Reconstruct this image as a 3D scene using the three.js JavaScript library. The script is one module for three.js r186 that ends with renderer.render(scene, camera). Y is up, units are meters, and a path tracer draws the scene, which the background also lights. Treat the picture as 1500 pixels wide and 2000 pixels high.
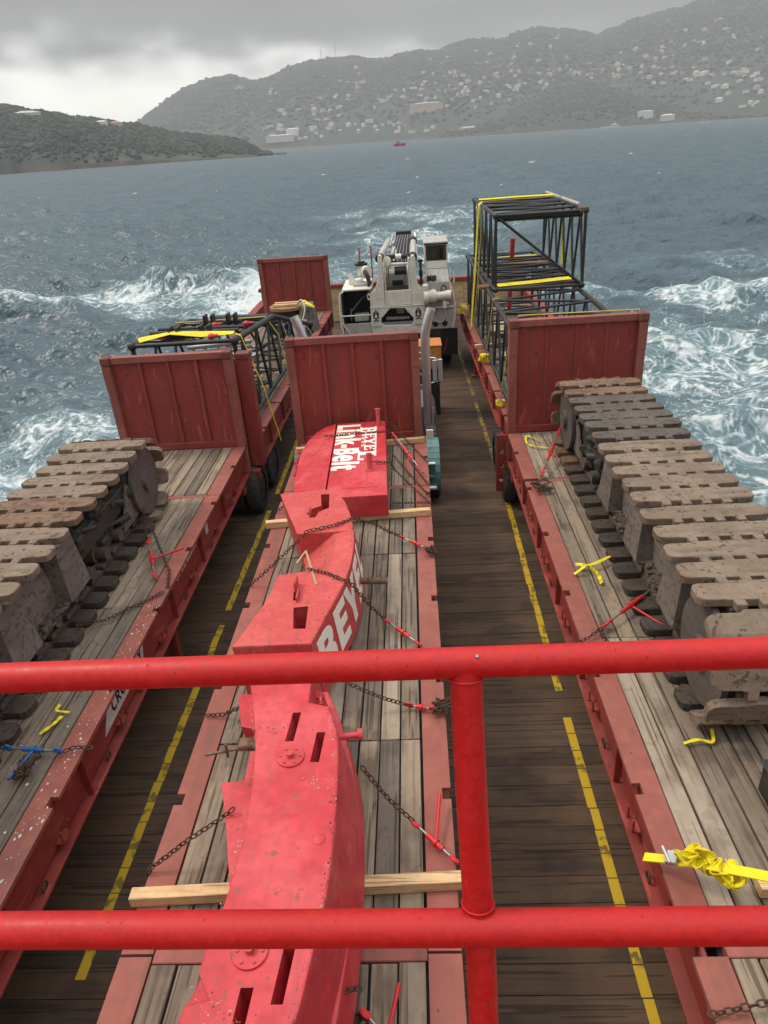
import * as THREE from 'three';
import { mergeGeometries } from 'three/addons/utils/BufferGeometryUtils.js';
import { ConvexGeometry } from 'three/addons/geometries/ConvexGeometry.js';
import { FontLoader } from 'three/addons/loaders/FontLoader.js';
import { TextGeometry } from 'three/addons/geometries/TextGeometry.js';

// ------------------------------------------------------------------ camera, sky, sun, exposure
const scene = new THREE.Scene();
const V = (x, y, z) => new THREE.Vector3(x, y, z);
const EYE = V(1.084, 6.62, 0), PITCH = 0.4733, ROLL = -0.0728, YAW = -0.061, FOCAL = 1386.4;
const camera = new THREE.PerspectiveCamera(2 * Math.atan(1000 / FOCAL) * 180 / Math.PI, 0.75, 0.05, 12000);
const lookDir = V(Math.sin(YAW) * Math.cos(PITCH), -Math.sin(PITCH), -Math.cos(YAW) * Math.cos(PITCH));
const rightDir = V(Math.cos(YAW), 0, Math.sin(YAW)), upDir = new THREE.Vector3().crossVectors(rightDir, lookDir);
{
  const r = rightDir.clone().multiplyScalar(Math.cos(ROLL)).addScaledVector(upDir, Math.sin(ROLL));
  const u = upDir.clone().multiplyScalar(Math.cos(ROLL)).addScaledVector(rightDir, -Math.sin(ROLL));
  rightDir.copy(r); upDir.copy(u);
  camera.position.copy(EYE);
  camera.setRotationFromMatrix(new THREE.Matrix4().makeBasis(r, u, lookDir.clone().negate()));
}
const renderer = new THREE.WebGLRenderer();
renderer.toneMapping = THREE.LinearToneMapping;
renderer.toneMappingExposure = 1.28;
renderer.shadowMap.enabled = true;

// value noise, seeded, tiling with an integer period
function rng(seed) { let s = seed | 0; return () => { s = (s + 0x6d2b79f5) | 0; let t = Math.imul(s ^ (s >>> 15), 1 | s); t = (t + Math.imul(t ^ (t >>> 7), 61 | t)) ^ t; return ((t ^ (t >>> 14)) >>> 0) / 4294967296; }; }
const HASH = new Float32Array(65536); { const r = rng(7); for (let i = 0; i < 65536; i++) HASH[i] = r(); }
const hsh = (x, y, s) => HASH[(Math.imul(x, 73856093) ^ Math.imul(y, 19349663) ^ Math.imul(s + 1, 83492791)) & 65535];
const sm = (t) => t * t * (3 - 2 * t);
const clamp = (x, a = 0, b = 1) => Math.min(b, Math.max(a, x));
const mixf = (a, b, t) => a + (b - a) * t;
const step = (a, b, x) => sm(clamp((x - a) / (b - a)));
function noise(x, y, s = 0, px = 0, py = px) {
  const ix = Math.floor(x), iy = Math.floor(y), fx = sm(x - ix), fy = sm(y - iy);
  const w = (i, p) => (p ? ((i % p) + p) % p : i);
  const x0 = w(ix, px), x1 = w(ix + 1, px), y0 = w(iy, py), y1 = w(iy + 1, py);
  return mixf(mixf(hsh(x0, y0, s), hsh(x1, y0, s), fx), mixf(hsh(x0, y1, s), hsh(x1, y1, s), fx), fy);
}
function fbm(x, y, s = 0, oct = 4, px = 0, py = px) {
  let a = 0.5, sum = 0, n = 0;
  for (let i = 0; i < oct; i++) { sum += a * noise(x, y, s + i * 17, px, py); n += a; x *= 2; y *= 2; px *= 2; py *= 2; a *= 0.5; }
  return sum / n;
}
// cellular noise: [distance to the nearest point, to the second]
function cells(x, y, s, p = 0) {
  const ix = Math.floor(x), iy = Math.floor(y); let a = 9, b = 9;
  for (let j = -1; j < 2; j++) for (let i = -1; i < 2; i++) {
    let cx = ix + i, cy = iy + j; const wx = p ? ((cx % p) + p) % p : cx, wy = p ? ((cy % p) + p) % p : cy;
    const d = Math.hypot(cx + hsh(wx, wy, s) - x, cy + hsh(wx, wy, s + 5) - y);
    if (d < a) { b = a; a = d; } else if (d < b) b = d;
  }
  return [a, b];
}
{ // overcast sky: a heavy grey deck with a bright break low over the water, raised brighter overhead, out of view, to light the barge
  const W = 1024, H = 512, data = new Float32Array(W * H * 4);
  for (let j = 0; j < H; j++) for (let i = 0; i < W; i++) {
    const el = ((j + 0.5) / H - 0.5) * Math.PI, az = ((i + 0.5) / W - 0.5) * 2 * Math.PI, y = Math.sin(el);
    const x = Math.cos(az) * Math.cos(el), z = Math.sin(az) * Math.cos(el), k = 1 / (Math.max(y, 0) + 0.055);
    const n1 = fbm(x * k * 0.55 + 40, z * k * 0.55 + 17, 3, 5), n2 = fbm(x * k * 1.7 + 9, z * k * 1.7 + 70, 5, 4);
    const fine = fbm(az * 14 + 90, el * 46 + 30, 8, 4);
    const deg = el * 180 / Math.PI;
    let L = mixf(0.25, 1.36, step(13, 60, deg)) * (0.70 + 0.60 * n1);
    L *= mixf(0.86, 1.16, n2);
    const westward = Math.exp(-Math.pow((az + 1.95) / 0.42, 2)), edge = 5.0 + 1.2 * westward + (fine - 0.5) * 3.4 + (n1 - 0.5) * 2;                // underside of the cloud deck
    const gap = 1 - step(edge - 1.2, edge + 1.3, deg);
    L = mixf(L, 0.68 + 0.6 * (fine - 0.2) + 0.50 * westward, gap * 0.96);
    L *= mixf(1, 0.93 + 0.14 * fine, step(2, 6, deg));
    if (deg < 0) L = 0.7;
    const warm = gap * 0.5, d = (j * W + i) * 4;
    data[d] = L * (1.0 + 0.05 * warm * (0.4 + westward)); data[d + 1] = L * (1.0 + 0.03 * warm * (0.4 + westward)); data[d + 2] = L * (1.0 - 0.10 * warm * (0.4 + westward) + 0.012); data[d + 3] = 1;
  }
  const sky = new THREE.DataTexture(data, W, H, THREE.RGBAFormat, THREE.FloatType);
  sky.mapping = THREE.EquirectangularReflectionMapping; sky.magFilter = THREE.LinearFilter; sky.needsUpdate = true;
  scene.background = sky; scene.environment = sky;
}
const sun = new THREE.DirectionalLight(0xffeedb, 1.5);
sun.position.set(-36, 50, -24); sun.castShadow = true; sun.shadow.radius = 24;
sun.shadow.mapSize.set(2048, 2048);
Object.assign(sun.shadow.camera, { left: -40, right: 40, top: 40, bottom: -40, near: 1, far: 160 });
sun.target.position.set(0, 0, -14); sun.target.name = 'sun_target'; sun.name = 'sun';
scene.add(sun, sun.target);
scene.fog = new THREE.FogExp2(0xdbe1e5, 0.00025);

// ------------------------------------------------------------------ helpers
const names = {};
const numbered = (n) => { const k = (names[n] = (names[n] ?? -1) + 1); return k ? n + '_' + String(k).padStart(3, '0') : n; };
const inWorld = new Map();
function tag(o, label, category, group, kind) { Object.assign(o.userData, label && { label }, category && { category }, group && { group }, kind && { kind }); return o; }
function thing(name, label, category, [x, y, z] = [0, 0, 0], group, world = true) {   // a Group at the thing's base; parts are given in world coordinates unless world = false
  const o = new THREE.Group(); o.name = numbered(name); o.position.set(x, y, z); scene.add(o); if (world) inWorld.set(o, V(x, y, z));
  return tag(o, label, category, group);
}
const rand = rng(1234), rr = (a, b) => a + (b - a) * rand();
// uv in metres by the face's main direction; v runs along `grain`
function boxUV(g, grain = 'z', ox = 0, oy = 0) {
  g = g.index ? g.toNonIndexed() : g;
  const p = g.attributes.position, uv = new Float32Array(p.count * 2), a = V(0, 0, 0), b = V(0, 0, 0), c = V(0, 0, 0);
  for (let i = 0; i < p.count; i += 3) {
    a.fromBufferAttribute(p, i); b.fromBufferAttribute(p, i + 1); c.fromBufferAttribute(p, i + 2);
    const n = b.clone().sub(a).cross(c.clone().sub(a)), ax = Math.abs(n.x), ay = Math.abs(n.y), az = Math.abs(n.z);
    let u, v;
    if (ax >= ay && ax >= az) { u = 'y'; v = 'z'; } else if (ay >= az) { u = 'x'; v = 'z'; } else { u = 'x'; v = 'y'; }
    if (u === grain) [u, v] = [v, u];
    [a, b, c].forEach((q, k) => { uv[(i + k) * 2] = q[u] + ox; uv[(i + k) * 2 + 1] = q[v] + oy; });
  }
  g.setAttribute('uv', new THREE.BufferAttribute(uv, 2));
  for (const k of Object.keys(g.attributes)) if (!['position', 'normal', 'uv', 'color'].includes(k)) g.deleteAttribute(k);
  return g;
}
const merged = (list, grain, ox, oy) => { const gs = list.map((g) => boxUV(g, grain, ox, oy)); return gs.length > 1 ? mergeGeometries(gs) : gs[0]; };
function part(name, geos, mat, parent, opt = {}) {
  let g = merged([].concat(geos), opt.grain, opt.ox ?? 0, opt.oy ?? 0), r = parent;
  while (r && r.parent && r.parent !== scene) r = r.parent;
  if (r && inWorld.has(r)) { const o = inWorld.get(r); g = g.clone().translate(-o.x, -o.y, -o.z); }
  const m = new THREE.Mesh(g, mat); m.name = parent ? name : numbered(name); m.castShadow = m.receiveShadow = true; (parent ?? scene).add(m);
  if (opt.stuff) m.userData.kind = 'stuff';
  if (opt.label) m.userData.label = opt.label;
  return m;
}
// chamfered box, centred
const cbCache = {};
function cb(w, h, d, c = 0.006) {
  c = Math.min(c, w / 3, h / 3, d / 3);
  const key = [w, h, d, c].map((x) => x.toFixed(4)).join();
  if (!cbCache[key]) {
    const pts = [];
    for (const x of [-1, 1]) for (const y of [-1, 1]) for (const z of [-1, 1]) {
      pts.push(V(x * (w / 2 - c), y * (h / 2 - c), z * d / 2), V(x * (w / 2 - c), y * h / 2, z * (d / 2 - c)), V(x * w / 2, y * (h / 2 - c), z * (d / 2 - c)));
    }
    cbCache[key] = new ConvexGeometry(pts);
  }
  return cbCache[key].clone();
}
const box = (x0, x1, y0, y1, z0, z1, c = 0.006) => cb(Math.abs(x1 - x0), Math.abs(y1 - y0), Math.abs(z1 - z0), c).translate((x0 + x1) / 2, (y0 + y1) / 2, (z0 + z1) / 2);
const hull = (...pts) => new ConvexGeometry(pts.map((p) => V(...p)));
function aim(g, p, q) { const d = q.clone().sub(p); g.applyQuaternion(new THREE.Quaternion().setFromUnitVectors(V(0, 1, 0), d.clone().normalize())); return g.translate((p.x + q.x) / 2, (p.y + q.y) / 2, (p.z + q.z) / 2); }
const v3 = (p) => (p.isVector3 ? p : V(...p));
const rod = (p, q, r, seg = 10, r2 = r) => aim(new THREE.CylinderGeometry(r2, r, v3(p).distanceTo(v3(q)), seg), v3(p), v3(q));
const tube = (pts, r, seg = 10, n = 40, tension = 0.5) => new THREE.TubeGeometry(new THREE.CatmullRomCurve3(pts.map(v3), false, 'catmullrom', tension), n, r, seg, false);
const drum = (x0, x1, y, z, r, seg = 24) => rod([x0, y, z], [x1, y, z], r, seg);   // cylinder across x
function bar(p, q, w, h, up = [0, 1, 0]) {   // straight rectangular bar
  p = v3(p); q = v3(q); const d = q.clone().sub(p), L = d.length(); d.normalize();
  const s = new THREE.Vector3().crossVectors(d, v3(up)).normalize(), u = new THREE.Vector3().crossVectors(s, d);
  return cb(w, h, L, 0.004).applyMatrix4(new THREE.Matrix4().makeBasis(s, u, d.clone().negate()).setPosition(p.clone().add(q).multiplyScalar(0.5)));
}
function ribbon(pts, w, side, t = 0.006) {   // flat webbing along a polyline; side(i) gives the direction of its width
  const P = pts.map(v3), pos = [], idx = [];
  P.forEach((p, i) => {
    const tan = P[Math.min(i + 1, P.length - 1)].clone().sub(P[Math.max(i - 1, 0)]).normalize(), s = v3(typeof side === 'function' ? side(i) : side).clone();
    s.addScaledVector(tan, -s.dot(tan)).normalize(); const n = new THREE.Vector3().crossVectors(s, tan);
    for (const [a, b] of [[-1, -1], [1, -1], [1, 1], [-1, 1]]) { const q = p.clone().addScaledVector(s, a * w / 2).addScaledVector(n, b * t / 2); pos.push(q.x, q.y, q.z); }
  });
  for (let i = 0; i + 1 < P.length; i++) for (let k = 0; k < 4; k++) { const a = i * 4 + k, b = i * 4 + (k + 1) % 4; idx.push(a, a + 4, b, b, a + 4, b + 4); }
  const e = (P.length - 1) * 4; idx.push(0, 1, 2, 0, 2, 3, e, e + 2, e + 1, e, e + 3, e + 2);
  let g = new THREE.BufferGeometry(); g.setAttribute('position', new THREE.Float32BufferAttribute(pos, 3)); g.setIndex(idx);
  g = g.toNonIndexed(); g.computeVertexNormals(); return g;
}
function plate(pts, depth, bevel = 0.006, holes = []) {   // outline in x,y extruded along +z
  const s = new THREE.Shape(pts.map(([x, y]) => new THREE.Vector2(x, y)));
  for (const h of holes) s.holes.push(new THREE.Path(h.map(([x, y]) => new THREE.Vector2(x, y))));
  return new THREE.ExtrudeGeometry(s, { depth: depth - 2 * bevel, bevelEnabled: bevel > 0, bevelThickness: bevel, bevelSize: bevel, bevelOffset: -bevel, bevelSegments: 2, curveSegments: 16 }).translate(0, 0, bevel);
}
const flat = (pts, y0, y1, bevel, holes) => plate(pts.map(([x, z]) => [x, -z]), y1 - y0, bevel, (holes ?? []).map((h) => h.map(([x, z]) => [x, -z]))).rotateX(-Math.PI / 2).translate(0, y0, 0);   // outline in x,z extruded up
const font = await new FontLoader().loadAsync('fonts/droid/droid_sans_bold.typeface.json');
const serif = await new FontLoader().loadAsync('fonts/droid/droid_serif_bold.typeface.json');
function letters(s, f, wide, high, depth = 0.004, seg = 4, heavy = 0) {   // lettering fitted into wide x high, lying in x,y
  const g = new TextGeometry(s, { font: f, size: 1, depth, curveSegments: seg, bevelEnabled: heavy > 0, bevelSize: heavy, bevelThickness: 0.0005, bevelSegments: 1 }); g.computeBoundingBox();
  const b = g.boundingBox; return g.translate(-b.min.x, -b.min.y, 0).scale(wide / (b.max.x - b.min.x), high / (b.max.y - b.min.y), 1);
}

// ------------------------------------------------------------------ materials
const toS = (c) => { c = clamp(c); return Math.round(255 * (c <= 0.0031308 ? 12.92 * c : 1.055 * Math.pow(c, 1 / 2.4) - 0.055)); };
function texture(n, metres, srgb, fn) {
  const d = new Uint8Array(n * n * 4);
  for (let j = 0; j < n; j++) for (let i = 0; i < n; i++) {
    const c = fn((i + 0.5) / n, (j + 0.5) / n), k = (j * n + i) * 4;
    if (srgb) { d[k] = toS(c[0]); d[k + 1] = toS(c[1]); d[k + 2] = toS(c[2]); } else d[k] = d[k + 1] = d[k + 2] = Math.round(clamp(c) * 255);
    d[k + 3] = 255;
  }
  const t = new THREE.DataTexture(d, n, n); t.wrapS = t.wrapT = THREE.RepeatWrapping; t.magFilter = THREE.LinearFilter; t.minFilter = THREE.LinearMipmapLinearFilter; t.generateMipmaps = true;
  if (srgb) t.colorSpace = THREE.SRGBColorSpace;
  t.repeat.set(1 / metres, 1 / metres); t.needsUpdate = true; return t;
}
const lerp3 = (a, b, t) => [mixf(a[0], b[0], t), mixf(a[1], b[1], t), mixf(a[2], b[2], t)];
// painted steel: tone drifts, scuffs, chips that show rust or primer
function painted(base, { rust = 0.15, faded = base, fade = 0.5, chip = [0.16, 0.07, 0.035], size = 3, seed = 1, rough = 0.55, metal = 0, n = 512, coat = 0, bump = 0.0015, dirt = [0.08, 0.06, 0.05], grime = 0.25, scratch = 0 } = {}) {
  const P = 6;
  const f = (u, v) => ({
    big: fbm(u * P, v * P, seed, 4, P), fine: fbm(u * 48, v * 48, seed + 40, 3, 48), streak: fbm(u * 40, v * 5, seed + 80, 3, 40, 5),
    c: fbm(u * 40, v * 40, seed + 120, 3, 40), sc: scratch ? fbm(u * 80 + 6 * fbm(u * 5, v * 5, seed + 150, 2, 5), v * 9, seed + 140, 3, 0) : 0,
  });
  const T = 1 - rust * 0.42;
  const map = texture(n, size, true, (u, v) => {
    const q = f(u, v); let c = lerp3(base, faded, clamp(fade * step(0.35, 0.7, q.big) + (q.fine - 0.5) * 0.35));
    const m = 0.84 + 0.32 * q.fine; c = c.map((x) => x * m);
    c = lerp3(c, dirt, grime * step(0.5, 0.8, q.streak)); if (scratch) c = lerp3(c, faded.map((x) => x * 1.5 + 0.04), scratch * step(0.72, 0.77, q.sc));
    return lerp3(c, chip, step(T - 0.05, T + 0.02, q.c * 0.75 + q.fine * 0.35) * 0.85);
  });
  const rmap = texture(n / 2, size, false, (u, v) => { const q = f(u, v); return clamp(rough + (q.big - 0.5) * 0.3 + (q.fine - 0.5) * 0.25 + step(T - 0.05, T + 0.02, q.c * 0.75 + q.fine * 0.35) * 0.25, 0.05, 1); });
  const m = new THREE.MeshPhysicalMaterial({ map, roughnessMap: rmap, roughness: 1, metalness: metal, clearcoat: coat, clearcoatRoughness: 0.18, bumpMap: rmap, bumpScale: bump });
  return m;
}
function timber(base, dark, { seed = 1, wear = 0.5, size = 2.4, rough = 0.85, n = 512, bump = 0.004, knots = 0.3 } = {}) {   // grain along v
  const f = (u, v) => {
    const warp = fbm(u * 4, v * 2, seed, 3, 4, 2), g = fbm(u * 70 + 0, v * 4 + warp * 2, seed + 9, 3, 70, 0), crack = fbm(u * 110, v * 3, seed + 31, 2, 110, 3);
    return { g: fbm(u * 70, v * 3, seed + 9, 3, 70, 3) * 0.7 + 0.3 * g, warp, crack, blot: fbm(u * 9, v * 5, seed + 60, 4, 9, 5), spot: fbm(u * 30, v * 30, seed + 77, 2, 30) };
  };
  const map = texture(n, size, true, (u, v) => {
    const q = f(u, v); let c = lerp3(base, dark, clamp(step(0.42, 0.72, q.g) * 0.6 + wear * step(0.48, 0.75, q.blot)));
    c = lerp3(c, dark.map((x) => x * 0.45), step(0.66, 0.74, q.crack) * 0.7 + knots * step(0.68, 0.8, q.spot)); const m = 0.86 + 0.28 * q.spot; return c.map((x) => x * m);
  });
  const b = texture(n, size, false, (u, v) => { const q = f(u, v); return 0.75 - 0.4 * step(0.4, 0.7, q.g) - 0.5 * step(0.66, 0.74, q.crack); });
  return new THREE.MeshStandardMaterial({ map, roughness: rough, bumpMap: b, bumpScale: bump });
}
const plain = (r, g, b, rough = 0.6, metal = 0, extra = {}) => new THREE.MeshPhysicalMaterial({ color: new THREE.Color().setRGB(r, g, b), roughness: rough, metalness: metal, ...extra });
const M = {
  rack: painted([0.26, 0.034, 0.024], { faded: [0.30, 0.052, 0.038], scratch: 0.5, rust: 0.45, chip: [0.13, 0.04, 0.024], seed: 11, rough: 0.62, grime: 0.3, n: 1024, size: 4 }),
  rail: painted([0.275, 0.078, 0.056], { faded: [0.34, 0.12, 0.09], rust: 0.28,  chip: [0.13, 0.05, 0.03], seed: 31, rough: 0.68, grime: 0.3, n: 1024, size: 4 }),  // rack paint made paler: sky sheen and dust on top put into the colour
  weights: painted([0.54, 0.030, 0.042], { faded: [0.64, 0.085, 0.095], fade: 0.8, rust: 0.46, chip: [0.30, 0.10, 0.06], seed: 51, rough: 0.52, grime: 0.14, n: 1024, size: 2.6, bump: 0.004, dirt: [0.2, 0.05, 0.04] }),
  weightsRough: painted([0.54, 0.062, 0.058], { faded: [0.62, 0.12, 0.105], rust: 0.5, chip: [0.26, 0.09, 0.06], seed: 61, rough: 0.62, grime: 0.3, n: 1024, size: 2.0, bump: 0.010, dirt: [0.25, 0.08, 0.06] }),
  guard: painted([0.50, 0.006, 0.005], { faded: [0.56, 0.016, 0.012], rust: 0.34, chip: [0.22, 0.02, 0.014], seed: 71, rough: 0.5, grime: 0.06, size: 0.35, bump: 0.0013, coat: 0, dirt: [0.25, 0.01, 0.01] }),
  shoe: painted([0.182, 0.130, 0.089], { faded: [0.28, 0.215, 0.156], rust: 0.62, chip: [0.10, 0.062, 0.04], seed: 81, rough: 0.78, grime: 0.5, n: 1024, size: 2.2, bump: 0.012, dirt: [0.09, 0.075, 0.06] }),
  shoeRust: painted([0.165, 0.098, 0.058], { faded: [0.22, 0.15, 0.10], rust: 0.8, chip: [0.11, 0.06, 0.035], seed: 83, rough: 0.8, grime: 0.5, size: 2.2, bump: 0.012 }),
  shoeDark: painted([0.085, 0.071, 0.058], { faded: [0.135, 0.112, 0.09], rust: 0.7, chip: [0.06, 0.045, 0.035], seed: 85, rough: 0.7, grime: 0.5, size: 2.2, bump: 0.010 }),
  muck: painted([0.085, 0.066, 0.05], { faded: [0.16, 0.13, 0.105], rust: 0.8, chip: [0.05, 0.04, 0.032], seed: 91, rough: 0.92, grime: 0.6, size: 1.6, bump: 0.02 }),
  frame: painted([0.165, 0.148, 0.128], { faded: [0.23, 0.21, 0.185], rust: 0.7, chip: [0.11, 0.08, 0.06], seed: 95, rough: 0.75, grime: 0.7, size: 2.0, dirt: [0.11, 0.09, 0.075] }),
  lattice: painted([0.018, 0.021, 0.022], { faded: [0.034, 0.038, 0.04], rust: 0.45, chip: [0.08, 0.05, 0.035], seed: 101, rough: 0.42, size: 1.5 }),
  beige: painted([0.74, 0.70, 0.60], { faded: [0.78, 0.75, 0.67], rust: 0.25, chip: [0.36, 0.26, 0.18], seed: 111, rough: 0.5, grime: 0.10, size: 3, dirt: [0.30, 0.27, 0.22] }),
  greyPaint: painted([0.44, 0.43, 0.39], { faded: [0.50, 0.49, 0.45], rust: 0.3, seed: 113, rough: 0.55, grime: 0.18, size: 3 }),
  black: plain(0.018, 0.018, 0.019, 0.6), blackGloss: plain(0.015, 0.015, 0.016, 0.3), rubber: painted([0.035, 0.034, 0.033], { faded: [0.07, 0.066, 0.062], rust: 0.1, seed: 121, rough: 0.85, size: 1.2, grime: 0.5, dirt: [0.10, 0.085, 0.07] }),
  chrome: plain(0.92, 0.93, 0.94, 0.38, 1), steel: plain(0.42, 0.41, 0.40, 0.4, 0.9), zinc: plain(0.55, 0.55, 0.54, 0.45, 0.6),
  teal: painted([0.055, 0.17, 0.165], { faded: [0.08, 0.22, 0.21], rust: 0.1, seed: 131, rough: 0.35, coat: 0.5, size: 2, grime: 0.2 }),
  orange: painted([0.55, 0.19, 0.03], { faded: [0.62, 0.27, 0.07], rust: 0.55, chip: [0.22, 0.10, 0.03], seed: 133, rough: 0.7, size: 1 }),
  yellow: plain(0.78, 0.66, 0.012, 0.65), rope: plain(0.62, 0.50, 0.09, 0.8), ropePale: plain(0.60, 0.56, 0.42, 0.85),
  chain: painted([0.075, 0.045, 0.03], { faded: [0.13, 0.075, 0.045], rust: 0.7, seed: 141, rough: 0.72, metal: 0.35, n: 256, size: 0.5 }),
  binder: plain(0.58, 0.022, 0.03, 0.42), blueBinder: plain(0.03, 0.13, 0.34, 0.45), steelRod: plain(0.36, 0.34, 0.32, 0.45, 0.8),
  glass: new THREE.MeshPhysicalMaterial({ color: 0xdde6e2, roughness: 0.04, transmission: 1, thickness: 0, ior: 1.5 }),
  white: plain(0.80, 0.78, 0.72, 0.55), cream: plain(0.90, 0.86, 0.76, 0.55), dirtyWhite: painted([0.62, 0.6, 0.56], { seed: 151, rust: 0.4, size: 1, n: 256, chip: [0.3, 0.1, 0.08] }),
  ply: timber([0.66, 0.49, 0.27], [0.48, 0.34, 0.18], { seed: 161, wear: 0.6, size: 2.5, bump: 0.001 }),
  pine: timber([0.70, 0.49, 0.26], [0.54, 0.34, 0.16], { seed: 171, wear: 0.25, size: 1.2, bump: 0.0015, knots: 0.15 }),
  reelWood: timber([0.34, 0.19, 0.09], [0.2, 0.11, 0.05], { seed: 173, size: 1.2, bump: 0.002 }),
  redPaint: plain(0.40, 0.03, 0.03, 0.5),
};
M.shoeMudShade = painted([0.045, 0.034, 0.026], { faded: [0.095, 0.075, 0.058], rust: 0.7, chip: [0.03, 0.024, 0.02], seed: 87, rough: 0.7, grime: 0.6, size: 1.6, bump: 0.012 });  // bottom-run shoes: dark mud, plus shade under the track put into the colour
M.cast = painted([0.17, 0.045, 0.033], { faded: [0.22, 0.075, 0.058], rust: 0.6, chip: [0.09, 0.045, 0.03], seed: 15, rough: 0.7, n: 256, size: 0.8 });
M.idler = painted([0.10, 0.092, 0.082], { faded: [0.15, 0.14, 0.125], rust: 0.4, chip: [0.08, 0.055, 0.04], seed: 97, rough: 0.6, grime: 0.5, size: 1.6 });
M.drive = painted([0.035, 0.038, 0.032], { faded: [0.06, 0.06, 0.05], rust: 0.5, chip: [0.07, 0.05, 0.035], seed: 99, rough: 0.6, size: 1 });
M.plank = [
  timber([0.30, 0.235, 0.168], [0.165, 0.122, 0.085], { seed: 201, wear: 0.85, n: 1024, rough: 0.95 }), timber([0.225, 0.178, 0.130], [0.12, 0.09, 0.066], { seed: 211, wear: 0.9, n: 1024, rough: 0.95 }),
  timber([0.36, 0.295, 0.22], [0.20, 0.154, 0.11], { seed: 221, wear: 0.85, n: 1024, rough: 0.95 }), timber([0.17, 0.138, 0.106], [0.09, 0.072, 0.055], { seed: 231, wear: 0.6 }),
];
M.deck = [
  timber([0.104, 0.061, 0.034], [0.056, 0.035, 0.022], { seed: 241, wear: 0.9, n: 1024, size: 3, rough: 0.88, bump: 0.006, knots: 0.1 }), timber([0.090, 0.053, 0.030], [0.048, 0.031, 0.020], { seed: 251, wear: 0.9, n: 512, size: 3, rough: 0.9, bump: 0.006, knots: 0.1 }),
  timber([0.112, 0.068, 0.039], [0.060, 0.039, 0.025], { seed: 261, wear: 0.9, n: 512, size: 3, rough: 0.86, bump: 0.006, knots: 0.1 }),
];

// ------------------------------------------------------------------ sea
const SEA = -2.0, heave = (x, z) => SEA - 0.0100 * z - 0.0055 * x;     // the barge is trimmed a little against the sea
const waves = []; {
  const r = rng(77);
  for (let i = 0; i < 44; i++) {
    const L = 1.1 * Math.pow(1.072, i), th = 1.9 + (r() - 0.5) * 1.9 + (L < 5 ? (r() - 0.5) * 1.2 : 0), k = 2 * Math.PI / L;
    waves.push({ L, kx: k * Math.cos(th), kz: k * Math.sin(th), a: 0.0098 * (1 + 0.9 * Math.exp(-Math.pow(Math.log(L / 3.6) / 0.75, 2))) * Math.pow(L, 0.86) * (0.6 + 0.8 * r()), p: r() * 6.283 });
  }
}
// how churned the water is by the ship: 0 calm .. 1 white
function churn(x, z) {
  const g = (cx, cz, rx, rz, ang = 0) => { const c = Math.cos(ang), s = Math.sin(ang), dx = x - cx, dz = z - cz, u = (dx * c + dz * s) / rx, w = (-dx * s + dz * c) / rz; return Math.exp(-(u * u + w * w)); };
  const back = Math.max(0, -31 - z);
  const wake = Math.exp(-Math.pow((x - 1.5) / (7 + back * 0.10), 2)) * step(2, 14, back) * (0.24 + 0.30 * Math.exp(-back / 34)) ;
  const right = 0.39 * step(6.5, 9.5, x) * (1 - step(17, 30, x + (z + 30) * 0.12)) * step(-66, -42, z) * 0.95;
  const rightBand = 0.26 * g(15, -38, 11, 6, -0.35);
  const left = 0.44 * step(5.6, 8, -x) * (1 - step(12, 17.5, -x)) * (1 - step(-34, -27, -z) * 0) * step(-33, -26, z);
  const crest = churn.crest = 0.82 * g(-12.5, -46.6, 6.6, 2.6, -0.04) + 0.55 * g(-24.5, -46.2, 4.4, 0.8, 0.1) + 0.35 * g(-18.5, -47.6, 3.4, 0.6) + 0.9 * g(-7.5, -42, 3.0, 5.0);
  return clamp(Math.max(wake, right, left) + crest + rightBand * 0.7, 0, 1);
}
function swell(x, z, r, soft = 1) {
  let y = 0; const cut = r * 0.0072 * 2.6;
  for (const w of waves) {
    if (w.L < cut) continue;
    const s = Math.sin(w.kx * x + w.kz * z + w.p), f = step(cut, cut * 2, w.L);
    y += w.a * f * (w.L > 3 ? 1 - 1.9 * Math.pow(Math.abs(s), 0.9) + 0.2 : s);
  }
  const c = churn(x, z);
  y += c * 0.34 * (fbm(x * 0.7, z * 0.7, 21, 3) - 0.5) * (r < 130 ? 1 : 0);
  const dx = (x + 13.5) / 7.5, dz = z + 48.6 - 0.06 * (x + 13);
  y += 1.75 * Math.exp(-dx * dx) * Math.exp(-(dz > 0 ? dz * dz * 0.55 : dz * dz * 0.12));
  y += 0.95 * Math.exp(-Math.pow((x + 24) / 6, 2)) * Math.exp(-Math.pow((z + 46) / 1.6, 2));
  return heave(x, z) + y;
}
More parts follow.
